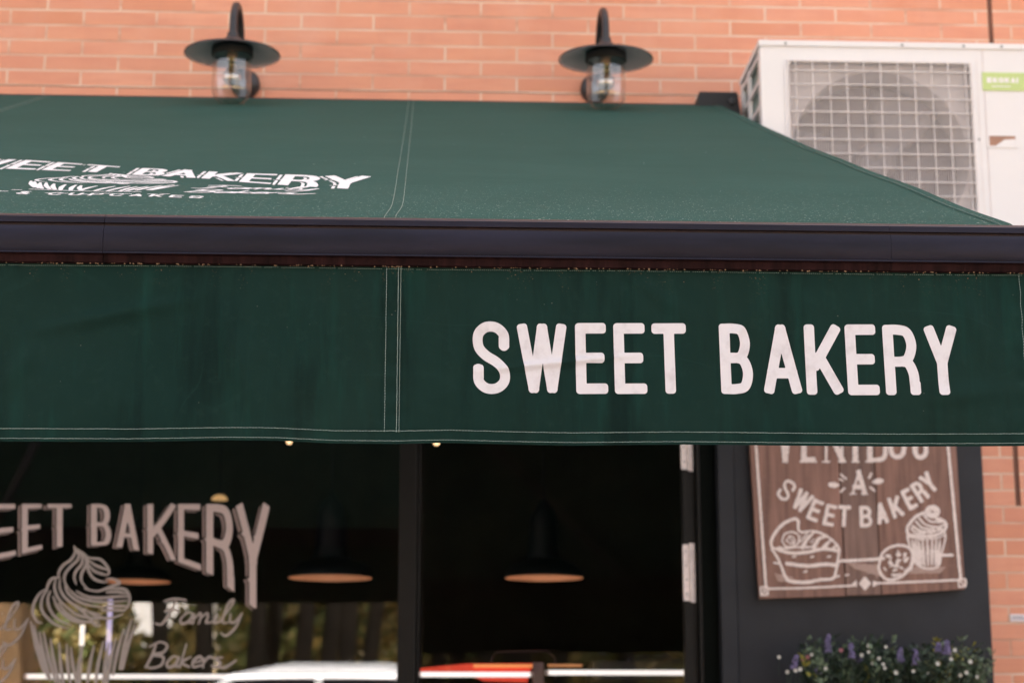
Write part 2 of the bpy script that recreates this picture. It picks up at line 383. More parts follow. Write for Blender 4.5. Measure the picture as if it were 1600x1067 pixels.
def ink(prims, cell, mapf, wob=0.0, wsc=.1, minus=None, gap=0):
    """union of strokes as a marching squares mesh; mapf maps authoring coordinates to a 3D point"""
    def expand(prims):
      segs = []
      for p in prims:
        if p[0] == 'c':
            pts, r = p[1], p[2]; n = len(pts)
            rs = [r] * n if not isinstance(r, (list, tuple)) else [np.interp(i / (n - 1), np.linspace(0, 1, len(r)), r) for i in range(n)]
            for i in range(n - 1): segs.append(('c', pts[i], pts[i + 1], rs[i], rs[i + 1]))
            if n == 1: segs.append(('c', pts[0], pts[0], rs[0], rs[0]))
        else: segs.append(p)
      return segs
    segs = expand(prims); cuts = expand(minus) if minus else []
    xs = []; ys = []; mr = 0
    for s in segs:
        if s[0] == 'g': xs += [q[0] for q in s[1]]; ys += [q[1] for q in s[1]]; continue
        xs += [s[1][0], s[2][0]]; ys += [s[1][1], s[2][1]]; mr = max(mr, s[3] * 2, s[4] * 2)
    x0, y0 = min(xs) - mr - 3 * cell, min(ys) - mr - 3 * cell
    nx, ny = int((max(xs) + mr + 3 * cell - x0) / cell) + 1, int((max(ys) + mr + 3 * cell - y0) / cell) + 1
    D = np.full((nx, ny), 1e3)
    gx = x0 + np.arange(nx) * cell; gy = y0 + np.arange(ny) * cell
    DC_ = np.full((nx, ny), 1e3)
    for si_, s in enumerate(segs + cuts):
        Dt = D if si_ < len(segs) else DC_
        if s[0] == 'g':
            pg = np.array(s[1], float); lo = pg.min(0); hi = pg.max(0); m = 2 * cell
        else:
            p, q = np.array(s[1], float), np.array(s[2], float); m = max(s[3], s[4]) * 1.5 + 3 * cell + gap; lo = np.minimum(p, q); hi = np.maximum(p, q)
        i0, i1 = max(0, int((lo[0] - m - x0) / cell)), min(nx, int((hi[0] + m - x0) / cell) + 2)
        j0, j1 = max(0, int((lo[1] - m - y0) / cell)), min(ny, int((hi[1] + m - y0) / cell) + 2)
        X, Y = np.meshgrid(gx[i0:i1], gy[j0:j1], indexing='ij')
        if s[0] == 'c':
            d = q - p; L2 = max(d @ d, 1e-12); t = np.clip(((X - p[0]) * d[0] + (Y - p[1]) * d[1]) / L2, 0, 1)
            dd = np.hypot(X - p[0] - t * d[0], Y - p[1] - t * d[1]) - (s[3] + (s[4] - s[3]) * t)
        elif s[0] == 'b':
            d = q - p; L = max(np.linalg.norm(d), 1e-9); d = d / L; c = (p + q) / 2
            a = np.abs((X - c[0]) * d[0] + (Y - c[1]) * d[1]) - (L / 2 + s[4]) + s[5]; b = np.abs(-(X - c[0]) * d[1] + (Y - c[1]) * d[0]) - s[3] + s[5]
            dd = np.hypot(np.maximum(a, 0), np.maximum(b, 0)) + np.minimum(np.maximum(a, b), 0) - s[5]
        else:
            dist = np.full(X.shape, 1e3); inside = np.zeros(X.shape, bool); n = len(pg)
            for k in range(n):
                a, b = pg[k], pg[(k + 1) % n]; e = b - a
                t = np.clip(((X - a[0]) * e[0] + (Y - a[1]) * e[1]) / max(e @ e, 1e-12), 0, 1)
                dist = np.minimum(dist, np.hypot(X - a[0] - t * e[0], Y - a[1] - t * e[1]))
                cr = ((a[1] > Y) != (b[1] > Y)) & (X < (b[0] - a[0]) * (Y - a[1]) / (b[1] - a[1] + 1e-12) + a[0]); inside ^= cr
            dd = np.where(inside, -dist, dist)
        if i1 <= i0 or j1 <= j0: continue
        Dt[i0:i1, j0:j1] = np.minimum(Dt[i0:i1, j0:j1], dd)
    if minus: D = np.maximum(D, gap - DC_)
    if wob:
        rng = np.random.RandomState(3); g = rng.rand(nx // 2 + 2, ny // 2 + 2)
        D = D + (np.kron(g, np.ones((2, 2)))[:nx, :ny] - .5) * wob
    D = np.where(np.abs(D) < 1e-7, 1e-7, D); ins = D < 0
    vid = {}; V = []; Fc = []
    def corner(i, j):
        k = (i, j)
        if k not in vid: vid[k] = len(V); V.append((gx[i], gy[j]))
        return vid[k]
    def edge(i, j, a, b):
        k = (i, j, a, b) if (i, j) < (a, b) else (a, b, i, j)
        if k not in vid:
            t = D[k[0], k[1]] / (D[k[0], k[1]] - D[k[2], k[3]]); vid[k] = len(V)
            V.append((gx[k[0]] + (gx[k[2]] - gx[k[0]]) * t, gy[k[1]] + (gy[k[3]] - gy[k[1]]) * t))
        return vid[k]
    any4 = ins[:-1, :-1] | ins[1:, :-1] | ins[1:, 1:] | ins[:-1, 1:]
    for i, j in np.argwhere(any4):
        cs = [(i, j), (i + 1, j), (i + 1, j + 1), (i, j + 1)]; poly = []
        for k in range(4):
            a, b = cs[k], cs[(k + 1) % 4]
            if ins[a]: poly.append(corner(*a))
            if ins[a] != ins[b]: poly.append(edge(*a, *b))
        if len(poly) >= 3: Fc.append(tuple(poly))
    mb = MB(); mb.v = [tuple(mapf(x, y)) for x, y in V]; mb.f = Fc; mb.mi = [0] * len(Fc); return mb

SK = {  # skeletons: ('l', pts) straight strokes, ('k', pts) smooth ones
 'S': [('k', [(1, .70), (.99, .88), (.70, 1), (.30, 1), (.01, .88), (.02, .68), (.30, .54), (.70, .43), (.99, .28), (.99, .11), (.70, 0), (.30, 0), (.01, .12), (0, .32)]), ('l', [(1, .80), (1, .72)]), ('l', [(0, .20), (0, .31)])],
 'W': [('l', [(0, 1), (.26, 0)]), ('l', [(.26, 0), (.51, 1)]), ('l', [(.51, 1), (.76, 0)]), ('l', [(.76, 0), (1, 1)])],
 'E': [('l', [(0, 0), (0, 1)]), ('l', [(0, 1), (.96, 1)]), ('l', [(0, .51), (.86, .51)]), ('l', [(0, 0), (1, 0)])],
 'F': [('l', [(0, 0), (0, 1)]), ('l', [(0, 1), (.96, 1)]), ('l', [(0, .51), (.86, .51)])],
 'T': [('l', [(0, 1), (1, 1)]), ('l', [(.5, 0), (.5, 1)])],
 'B': [('l', [(0, 0), (0, 1)]), ('k', [(0, 1), (.4, 1), (.76, .95), (.92, .76), (.78, .565), (.5, .515), (0, .515)]), ('k', [(0, .515), (.5, .515), (.84, .46), (1, .26), (.85, .05), (.45, 0), (0, 0)])],
 'P': [('l', [(0, 0), (0, 1)]), ('r', [(0, 1), (1, 1), (1, .45), (0, .45)])],
 'D': [('l', [(0, 0), (0, 1)]), ('r', [(0, 1), (1, 1), (1, 0), (0, 0)])],
 'A': [('l', [(0, 0), (.5, 1)]), ('l', [(.5, 1), (1, 0)]), ('l', [(.16, .27), (.84, .27)])],
 'V': [('l', [(0, 1), (.5, 0)]), ('l', [(.5, 0), (1, 1)])],
 'K': [('l', [(0, 0), (0, 1)]), ('l', [(1, 1), (.12, .40)]), ('l', [(.32, .56), (1, 0)])],
 'R': [('l', [(0, 0), (0, 1)]), ('k', [(0, 1), (.4, 1), (.78, .95), (.94, .74), (.78, .53), (.5, .475), (0, .475)]), ('k', [(.5, .475), (.78, .44), (.95, .28), (.98, .12), (1, 0)]), ('l', [(1, .08), (1, 0)])],
 'Y': [('l', [(0, 1), (.5, .46)]), ('l', [(1, 1), (.5, .46)]), ('l', [(.5, .46), (.5, 0)])],
 'N': [('l', [(0, 0), (0, 1)]), ('l', [(0, 1), (1, 0)]), ('l', [(1, 0), (1, 1)])],
 'I': [('l', [(.5, 0), (.5, 1)])],
 'O': [('k', [(.5, 1), (.1, .9), (0, .5), (.1, .1), (.5, 0), (.9, .1), (1, .5), (.9, .9), (.5, 1)])],
 'C': [('k', [(1, .75), (.85, .97), (.4, 1), (.05, .8), (0, .5), (.05, .2), (.4, 0), (.85, .03), (1, .25)])],
 'U': [('k', [(0, 1), (0, .3), (.2, .03), (.5, 0), (.8, .03), (1, .3), (1, 1)])],
 '&': [('k', [(1, 0), (.3, .65), (.25, .9), (.5, 1), (.7, .85), (.6, .62), (.1, .35), (.05, .1), (.4, 0), (.8, .15), (1, .45)])],
}
def glyph(ch, x0, x1, y0, y1, r, style='round', shear=0, rv=None):
    """primitives of one capital between x0..x1 and y0..y1 (y up)"""
    X = lambda u, v: (x0 + r + u * (x1 - x0 - 2 * r) + shear * v, y0 + r + v * (y1 - y0 - 2 * r))
    out = []
    for kind, pts in SK[ch]:
        P = [X(*p) for p in pts]
        if kind == 'l':
            if style == 'round':
                dg = abs(P[0][0] - P[1][0]) > 1e-6 and abs(P[0][1] - P[1][1]) > 1e-6; k_ = r * .22 if dg else 0; xm_ = (x0 + x1) / 2
                P = [(p[0] + (k_ if p[0] < xm_ - r else (-k_ if p[0] > xm_ + r else 0)), p[1]) for p in P]
                out.append(bx(P[0], P[1], r, r * (.80 if dg else .95), r * .62))
            elif style == 'slab': out.append(bx(P[0], P[1], r, r * .98, r * .12))
            elif style == 'serif':
                vert = abs(P[0][0] - P[1][0]) < .4 * (y1 - y0); thin = (ch in 'VA' and P[0][0] > P[1][0] and ch == 'V') or (ch == 'A' and P[1][0] > P[0][0] and P[0][1] < P[1][1]) or (ch == 'N' and abs(P[0][0] - P[1][0]) < 1e-6)
                rr = r * (.45 if (not vert or thin) and not (ch == 'N' and not thin) else 1)
                out.append(bx(P[0], P[1], rr, r * .98, r * .1))
                for q, vv in zip(P, pts):
                    if vert and vv[1] in (0, 1) and not (ch == 'A' and vv[1] == 1) and not (ch == 'V' and vv[1] == 0):
                        out.append(bx((q[0] - r * 1.5, q[1] + (-.65 if vv[1] == 0 else .65) * r), (q[0] + r * 1.5, q[1] + (-.65 if vv[1] == 0 else .65) * r), r * .32, 0, 0))
            if style == 'slab' and abs(pts[0][1] - pts[1][1]) > .4:   # little spur half way up the stem
                mx, my = (P[0][0] + P[1][0]) / 2, (P[0][1] + P[1][1]) / 2 - (y1 - y0) * .02
                if ch not in 'WA': out.append(('g', [(mx - r * 1.75, my), (mx, my + r * .8), (mx + r * 1.0, my), (mx, my - r * .8)]))
        else:
            Q = catmull(P, 6) if kind == 'k' else rcorner(P, .5)
            out.append(cap(Q, r * (.95 if style != 'serif' else .85)))
    return out

# ============================================================ GROUND AND STREET
def plane(name, x0, x1, y0, y1, z, m, nx=1, ny=1, f=None):
    mb = MB()
    for i in range(nx + 1):
        for j in range(ny + 1):
            x, y = x0 + (x1 - x0) * i / nx, y0 + (y1 - y0) * j / ny
            mb.v.append((x, y, z + (f(x, y) if f else 0)))
    mb.add([], []); k = ny + 1
    mb.f = [(i * k + j, (i + 1) * k + j, (i + 1) * k + j + 1, i * k + j + 1) for i in range(nx) for j in range(ny)]; mb.mi = [0] * len(mb.f)
    return struct(mb.build(name, m, smooth=bool(f)))
plane('ground', -400, 400, -600, 200, -.16, M['soil'])
mb = MB(); mb.box(-60, 60, -1.0, 6.0, -.155, .0); struct(mb.build('pavement', M['paving']))
mb = MB(); mb.box(-60, 60, -1.15, -1.002, -.155, .004); struct(mb.build('kerb', M['kerb'], bev=.015))
plane('road', -60, 60, -9, -1.15, -.15, M['asphalt'])
mb = MB()
for i in range(-10, 11): mb.box(i * 5 - .05, i * 5 + .05, -8.9, -4.2, -.15, -.146)
struct(mb.build('road_marking', M['marking']))
def bankz(x, y): return max(0, min(1, (-9.5 - y) / 14)) * 1.0 + .15 * mnoise.noise(Vector((x * .2, y * .2, 0)))
plane('grass_bank', -60, 60, -45, -9.0, -.1, M['soil'], 60, 30, bankz)

# ---- foliage
def crown_mesh(name, mats, rx, rz, n, leaf, seed, lumps=9):
    rnd = random.Random(seed); cs = []
    for _ in range(lumps):
        a, e = rnd.random() * 2 * pi, rnd.uniform(-.8, 1); d = rnd.uniform(.25, .72)
        cs.append((Vector((cos(a) * rx * d, sin(a) * rx * d, e * rz * d)), rnd.uniform(.28, .5)))
    mb = MB()
    for _ in range(n):
        c, s = rnd.choice(cs); v = Vector((rnd.gauss(0, 1), rnd.gauss(0, 1), rnd.gauss(0, 1))).normalized() * rnd.random() ** .4
        p = c + Vector((v.x * rx * s, v.y * rx * s, v.z * rz * s))
        q = Vector((rnd.gauss(0, 1), rnd.gauss(0, 1), rnd.gauss(0, 1))).normalized(); a = q.orthogonal().normalized(); b = q.cross(a)
        L = leaf * rnd.uniform(.6, 1.3); mb.add([p - a * L, p - b * L * .5, p + a * L, p + b * L * .5], [(0, 1, 2, 3)], rnd.randrange(len(mats)))
    me_o = mb.build(name, mats, fix=False); return me_o
def tree(x, y, z, h, rx, rz, fm, seed, label, leaf=.16, n=2600):
    t = empty('tree', (x, y, z), label, 'tree', 'trees on the bank across the street'); rnd = random.Random(seed)
    mb = MB(); pts = [(rnd.uniform(-.05, .05) * k, rnd.uniform(-.05, .05) * k, h * k / 6) for k in range(7)]
    mb.tube(pts, [.13 - .012 * k for k in range(7)], 9)
    for k in range(6):
        a = rnd.random() * 6.28; z0 = h * rnd.uniform(.45, .95)
        mb.tube([(0, 0, z0), (cos(a) * rx * .3, sin(a) * rx * .3, z0 + .5), (cos(a) * rx * .7, sin(a) * rx * .7, z0 + 1.2)], [.06, .04, .015], 6)
    mb.build('trunk', M['bark'], t, smooth=True)
    c = crown_mesh('crown', fm, rx, rz, n, leaf, seed); c.parent = t; c.location = (0, 0, h)
def glassX(px, D): return (px - 679) / FPX * D / 1.0
OL, GR = [M['olive'], M['olive'], M['greenf']], [M['greenf'], M['greenf'], M['olive']]
k = 0
for px, Y, h in ((335, -12, 4.2), (405, -13, 4.6), (432, -14, 4.4), (480, -12.5, 4.8), (523, -13.5, 4.2), (548, -12, 4.6), (590, -15, 5), (262, -14, 6.6), (700, -14, 5), (820, -13, 5), (960, -14, 4.6), (1120, -13, 5)):
    X = glassX(px, 12 - Y); k += 1; h += 3
    tree(X, Y, .1, h, 1.6, 1.3, GR if k % 2 else OL, 50 + k, 'dark trunked tree mirrored in the shop window', n=1800)
mb = MB(); rnd = random.Random(5)
def shrub(name, x, y, rx, h, mats, seed, n, label):
    o = crown_mesh(name, mats, rx, h * .75, n, .13, seed, 14); o.location = (x, y, h * .5 + .2); tag(o, label, 'shrub', 'shrubs on the bank across the street'); return o
for i, (px, Y, rx, h) in enumerate(((385, -19, .4, 3.4), (440, -18, 1.1, 4.2), (510, -19, 1.0, 4.4), (590, -18.5, 1.5, 4.2), (690, -19, 2, 4.2), (800, -18, 2, 4), (930, -19, 2, 4), (230, -20, .6, 1.5), (290, -19, .6, 1.7), (158, -18, .75, 4.0), (105, -19, .75, 4.1), (500, -22, 1.6, 5.4), (640, -22, 2.0, 5.4), (420, -22, .6, 4.8))):
    shrub('shrub', glassX(px, 12 - Y), Y, rx, h, (OL, GR, OL)[i % 3], 90 + i, 2600, 'sunlit olive shrub mirrored in the shop window')
# ---- tan house across the street
hx = glassX(-40, 30)
h_ = empty('tan_house', (hx, -17, 0), 'tan rendered house mirrored at the left of the shop window', 'house')
mb = MB(); mb.box(-1.9, .62, -5, 0, -.2, 4.2); mb.build('wall', M['tan'], h_)
mb = MB(); mb.prism([(-2.1, 4.2), (.8, 4.2), (-.65, 5.2)], 'y', -5.2, .2); mb.build('roof', M['roof'], h_)
mb = MB(); mb.box(-1.2, -.5, .002, .06, 1.6, 2.7); w_ = mb.build('window', M['frame'], h_)
mb = MB(); mb.box(-1.15, -.55, .062, .068, 1.65, 2.65); mb.build('pane', M['carglass'], w_)

wh = empty('white_house', (glassX(262, 42), -30, 0), 'white rendered house mirrored behind the cupcake drawing', 'house')
mb = MB(); mb.box(-1.0, 1.05, -5, 0, -.2, 6); mb.build('wall', M['carwhite'], wh)
mb = MB(); mb.prism([(-1.2, 6), (1.25, 6), (.02, 7)], 'y', -5.2, .2); mb.build('roof', M['roof'], wh)
# ---- cars
def car(x, y, z, rz, body, sc, label):
    t = empty('parked_car', (x, y, z), label, 'car', 'cars parked across the street'); t.rotation_euler.z = rz; t.scale = (1, 1, sc)
    low = [(-2.15, .3), (-2.2, .62), (-2.1, .88), (-1.2, .97), (1.9, 1.0), (2.15, .9), (2.2, .6), (2.12, .28)]
    mb = MB(); prof = low
    st = [(-.86, .93), (-.82, 1), (.82, 1), (.86, .93)]
    rings = []
    for wy, s_ in ((-.88, .96), (-.80, 1), (.80, 1), (.88, .96)):
        rings.append([(px_ * s_, wy, (pz - .6) * s_ + .6) for px_, pz in low])
    n = len(low); vs = [p for r in rings for p in r]
    fs = [tuple(range(n))[::-1], tuple(range(3 * n, 4 * n))] + [(a * n + i, a * n + (i + 1) % n, (a + 1) * n + (i + 1) % n, (a + 1) * n + i) for a in range(3) for i in range(n)]
    mb.add(vs, fs)
    roof = [(-1.25, .955), (-.55, 1.38), (-.1, 1.46), (.9, 1.46), (1.45, 1.36), (1.95, .99)]
    rr = []
    for wy, s_, dz in ((-.80, 1.0, 0), (-.62, 1, 1), (.62, 1, 1), (.80, 1, 0)):
        rr.append([(px_, wy if pz < 1.2 else wy * (.86 if dz == 0 else 1), pz if dz or pz < 1.2 else pz - .04) for px_, pz in roof])
    n = len(roof); vs = [p for r in rr for p in r]
    mb.add(vs, [tuple(range(n))[::-1], tuple(range(3 * n, 4 * n))] + [(a * n + i, a * n + (i + 1) % n, (a + 1) * n + (i + 1) % n, (a + 1) * n + i) for a in range(3) for i in range(n)])
    mb.build('body', body, t, bev=.04, smooth=True)
    for sy in (-1, 1):
        g = MB(); y0 = sy * .775
        g.add([(-.98, y0 * 1.04, 1.03), (-.5, y0 * .95, 1.32), (.28, y0 * .95, 1.36), (.28, y0 * 1.04, 1.03)], [(0, 1, 2, 3)])
        g.add([(.36, y0 * 1.04, 1.03), (.36, y0 * .95, 1.36), (1.25, y0 * .95, 1.33), (1.62, y0 * 1.04, 1.03)], [(0, 1, 2, 3)])
        o = g.build('side_window', M['carglass'], t); s = o.modifiers.new('thick', 'SOLIDIFY'); s.thickness = .02; s.offset = 0
    g = MB(); g.add([(-1.24, -.62, .99), (-1.24, .62, .99), (-.62, .55, 1.37), (-.62, -.55, 1.37)], [(0, 1, 2, 3)]); g.v = [(p[0] - .02, p[1], p[2] + .02) for p in g.v]
    o = g.build('windscreen', M['carglass'], t); s = o.modifiers.new('thick', 'SOLIDIFY'); s.thickness = .015
    for sx in (-1.35, 1.35):
        for sy in (-1, 1):
            wv = MB(); wv.lathe([(.2, -.1), (.31, -.11), (.33, -.07), (.33, .07), (.31, .11), (.2, .1)], (sx, sy * .8, .33), 'y', 24)
            wo_ = wv.build('wheel', M['tyre'], t, smooth=True)
            rv = MB(); rv.lathe([(0, -.115), (.06, -.118), (.2, -.1), (.2, .1), (.06, .118), (0, .115)], (sx, sy * .8, .33), 'y', 20); rv.build('rim', M['rim'], wo_)
    for sy in (-1, 1):
        a = MB(); a.box(-2.2, -2.08, sy * .72 - .13, sy * .72 + .13, .68, .82); a.build('headlight', M['lampglass'], t, bev=.02)
        a = MB(); a.box(2.08, 2.2, sy * .74 - .11, sy * .74 + .11, .72, .92); a.build('tail_light', M['tail'], t, bev=.02)
car(glassX(470, 18.5), -6.5, .0, 0.05, M['carwhite'], 1.06, 'white car parked across the street, mirrored in the shop window')
car(glassX(740, 20.5), -8.2, .0, -.03, M['carred'], 1.06, 'red car parked across the street behind the white one')

# ============================================================ BUILDING
B = empty('brick_building', (0, 6, 0), 'orange brick building with a dark glazed shopfront on its ground floor', 'building')
B.location = (0, 0, 0)
XP = 1.84     # right edge of the grey panel
XJ = 1.957    # expansion joint
mb = MB()
OT = 3.25     # top of the opening
zj = 2.331
mb.box(-9, XJ - .009, 6.0, 6.30, OT, 9.2)                 # wall above the shopfront
mb.box(XJ + .009, 10, 6.0, 6.30, OT, 9.2)
mb.box(XP, XJ - .009, 6.0, 6.30, zj, OT); mb.box(XJ + .009, 10, 6.0, 6.30, zj, OT)
mb.box(XP, 10, 6.0, 6.30, 0, zj)
mb.box(-9, -3.0, 6.0, 6.30, 0, OT)
mb.box(-9, -8.7, 6.301, 14, 0, 9.2); mb.box(9.7, 10, 6.301, 14, 0, 9.2); mb.box(-8.7, 9.7, 13.7, 14, 0, 9.2)
wall = mb.build('wall', M['brick'], B)
mb = MB(); mb.box(XJ - .009, XJ + .009, 6.006, 6.1, zj, 9.2); mb.box(XJ - .009, XJ + .009, 6.0055, 6.0058, zj, OT); mb.build('expansion_joint', M['jointfill'], B)
mb = MB(); mb.box(-9.1, 10.1, 5.95, 14.1, 9.2, 9.35); mb.build('roof', M['kerb'], B)
# thin open bed joint running along one course
zl = atY(500, 142, 6).z
mb = MB(); 
for i in range(40):
    x = -4 + i * .16
    mb.box(x, x + .16, 5.9992, 6.0, zl + .0012 * sin(i * 1.3), zl + .0012 * sin(i * 1.3) + .0022)
mb.build('open_bed_joint', M['jointfill'], B)
# shopfront panel
zb0 = 0.0
mb = MB(); mb.box(1.0, XP - .002, 5.985, 6.2, 0, OT); panel = mb.build('grey_panel', M['anthracite'], B, bev=.002)
mb = MB(); mb.box(.945, .998, 5.975, 6.22, 0, OT); mb.build('panel_trim', M['anthracite'], B, bev=.002)
mb = MB(); mb.box(.893, .943, 6.03, 6.24, 0, OT); mb.build('door_reveal', M['reveal'], B)
mb = MB(); mb.box(-3.0, .943, 6.0, 6.24, OT - .15, OT); mb.build('lintel', M['reveal'], B)

# fixed shop window (frame) and glass door
mb = MB()
mb.box(-.11, -.052, 6.02, 6.13, .0, OT - .151)            # mullion beside the door
mb.box(-3.0, -2.93, 6.02, 6.13, .0, OT - .151)
mb.box(-2.929, -.111, 6.02, 6.13, OT - .22, OT - .151)
mb.box(-2.929, -.111, 6.02, 6.13, 0, .35)
SW = mb.build('shop_window', M['frame'], B, bev=.003)
TILT = radians(1.6)
# the pane leans out very slightly at the top
def pane_pt(x, z, off=0):  # point on outer glass face
    return Vector((x, 6.075 - (z - 1.7) * tan(TILT) - off, z))
mb = MB()
for off, zz in ((0, 0),): 
    a = [pane_pt(-2.935, .345), pane_pt(-.105, .345), pane_pt(-.105, 3.035), pane_pt(-2.935, 3.035)]
    b_ = [p + Vector((0, .008, 0)) for p in a]
    mb.add(a + b_, [(0, 1, 2, 3), (7, 6, 5, 4), (0, 4, 5, 1), (1, 5, 6, 2), (2, 6, 7, 3), (3, 7, 4, 0)])
mb.build('pane', M['glass'], SW)
mb = MB()
mb.box(-.050, -.040, 6.05, 6.10, .02, OT - .155); mb.box(.835, .879, 6.05, 6.10, .02, OT - .155)
mb.box(-.039, .834, 6.05, 6.10, 3.0, OT - .155); mb.box(-.039, .834, 6.05, 6.10, .02, .25)
DR = mb.build('glass_door', M['frame'], B, bev=.003)
mb = MB(); 
T2 = radians(-.55)
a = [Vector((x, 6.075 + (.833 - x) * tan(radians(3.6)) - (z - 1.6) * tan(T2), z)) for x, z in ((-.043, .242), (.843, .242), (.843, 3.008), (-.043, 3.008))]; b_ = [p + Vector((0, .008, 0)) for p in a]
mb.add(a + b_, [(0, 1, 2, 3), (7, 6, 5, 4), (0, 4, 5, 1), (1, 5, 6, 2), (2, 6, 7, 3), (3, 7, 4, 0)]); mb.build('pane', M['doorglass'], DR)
mb = MB(); mb.box(.880, .891, 6.02, 6.11, 0, OT - .155); mb.build('door_jamb', M['frame'], B, bev=.002)
mb = MB(); mb.box(.012, .05, 6.0, 6.045, .95, 1.35); mb.build('handle', M['rim'], DR, bev=.01)
for y0, y1 in ((640, 733), (850, 938), (1180, 1268)):
    p0, p1 = atY(1077, y0, 6.04), atY(1083, y1, 6.04)
    cx = .853
    h = MB(); h.box(cx - .021, cx + .004, 6.044, 6.049, p1.z, p0.z); h.box(cx + .007, cx + .019, 6.044, 6.049, p1.z - .006, p0.z + .004)
    h.tube([(cx + .0055, 6.041, p1.z - .004), (cx + .0055, 6.041, p0.z + .004)], .006, 10)
    for q in range(4): h.lathe([(0, -.002), (.003, -.001), (.003, .001)], (cx - .010, 6.043, p1.z + (p0.z - p1.z) * (q + .5) / 4), 'y', 8, mi=1)
    h.build('hinge', [M['hinge'], M['screw']], DR)

# interior
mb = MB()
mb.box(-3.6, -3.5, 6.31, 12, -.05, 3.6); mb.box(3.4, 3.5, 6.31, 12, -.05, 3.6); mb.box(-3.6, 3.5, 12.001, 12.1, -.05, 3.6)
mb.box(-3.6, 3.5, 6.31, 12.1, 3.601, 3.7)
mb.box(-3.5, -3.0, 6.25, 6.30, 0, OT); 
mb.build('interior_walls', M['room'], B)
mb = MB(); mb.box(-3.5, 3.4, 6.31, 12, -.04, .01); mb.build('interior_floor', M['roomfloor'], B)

# ---- window decals
GY = 6.075
def on_glass(off):
    def f(x, y):
        # intersect viewing ray with outer face of leaning pane
        d = ray(x, -y); n = Vector((0, cos(TILT), sin(TILT))); p0 = pane_pt(0, 1.7, off)
        t = (p0 - CP).dot(n) / d.dot(n); return CP + d * t
    return f
ytop = 787
bx_, by_ = [-330, -230, -150, -90, -40, 20, 62, 92, 125, 158, 200, 256, 296, 332, 360, 396, 430], [960, 940, 900, 890, 880, 868, 858, 854, 852, 852, 856, 870, 884, 898, 920, 949, 960]
def warp(x, v): yb = np.interp(x, bx_, by_); return x, -(yb + (ytop - yb) * v)
def window_text(dx, dy):
    out = []
    L = [('S', -255, -215), ('W', -205, -140), ('E', -85, -50), ('E', -8, 26), ('E', 34, 67), ('T', 74, 112), ('B', 142, 174), ('A', 181, 217), ('K', 230, 274), ('E', 276, 316), ('R', 322, 366), ('Y', 370, 420)]
    L[0:3] = [('S', -130, -98), ('W', -92, -44), ('E', -37, -4)]; L[3:5] = [('E', -2, 26), ('E', 35, 66)]
    L = [('S', -138, -104), ('W', -96, -44), ('E', -34, 24 - 24), ('E', 34, 66), ('T', 74, 112), ('B', 142, 174), ('A', 182, 217), ('K', 230, 274), ('E', 278, 314), ('R', 322, 366), ('Y', 370, 420)]
    L[2] = ('E', -14, 25)
    L[1] = ('W', -80, -24); L[0] = ('S', -122, -88)
    for c, a, b in L: out += glyph(c, a + dx, b + dx, 0 + dy, 100 + dy, 5.6 if c in 'RY' else 4.7, 'slab')
    return out
def wmap(off):
    g = on_glass(off)
    def f(x, y): X, Y = warp(x, y / 100); return g(X, Y)
    return f
ink(window_text(-6, -4) + window_text(-4, -2.5), .9, wmap(.0012), minus=window_text(0, 0), gap=2.1).build('lettering_shadow', M['decalshadow'], SW, fix=False)
ink(window_text(0, 0), 1.0, wmap(.0016)).build('lettering', M['decal'], SW, fix=False)

def zc(pts): return [(x / 4.7, -(840 + y / 4.7)) for x, y in pts]   # tracing scale of one crop of the photo
CUP = []
def cs(pts, r): CUP.append(cap(catmull(zc(pts), 7), r))
R1 = [1.0, 1.9, 1.9, .9]
for p in (
 [(545, 60), (550, 110), (520, 160), (460, 205), (430, 260), (440, 300)],
 [(550, 70), (575, 120), (570, 160), (520, 210), (480, 260), (475, 320), (510, 380)],
 [(560, 80), (600, 130), (600, 190), (560, 240), (545, 290), (560, 340)],
 [(575, 85), (625, 140), (630, 200), (600, 260), (600, 320), (640, 370)],
 [(600, 100), (645, 150), (645, 220), (680, 290), (740, 320), (790, 320)],
 [(640, 140), (680, 150), (740, 160), (790, 215), (800, 260), (780, 270)],
 [(660, 170), (700, 200), (750, 220), (790, 235)],
 [(655, 200), (690, 240), (740, 262), (790, 272)],
 [(430, 290), (380, 300), (350, 350), (345, 380)],
 [(410, 300), (400, 360), (420, 430), (470, 490), (540, 540)],
 [(440, 310), (440, 370), (480, 440), (560, 500), (650, 540), (740, 560)],
 [(480, 330), (490, 390), (550, 450), (640, 490), (760, 510)],
 [(340, 375), (290, 410), (250, 480), (240, 550), (270, 610), (310, 625)],
 [(350, 380), (310, 440), (305, 520), (350, 590), (420, 640), (500, 665)],
 [(370, 390), (350, 450), (370, 530), (430, 600), (520, 640)],
 [(390, 430), (430, 520), (520, 600), (620, 630)],
 [(430, 480), (500, 560), (600, 610), (730, 620)],
 [(470, 490), (560, 560), (680, 590), (760, 590)],
 [(510, 380), (570, 430), (660, 460), (780, 470), (930, 460)],
 [(560, 390), (640, 430), (740, 440), (860, 430), (940, 430)],
 [(620, 370), (720, 390), (830, 350), (880, 330), (830, 300), (780, 300)],
 [(760, 380), (850, 370), (920, 380), (950, 430), (940, 500), (900, 540)],
 [(780, 400), (860, 395), (930, 410)],
 [(760, 500), (860, 500), (935, 500)],
 [(740, 530), (840, 530), (920, 530)],
 [(620, 520), (700, 570), (800, 590), (900, 560)],
 [(560, 510), (640, 570), (700, 640), (740, 640)]): cs(p, R1)
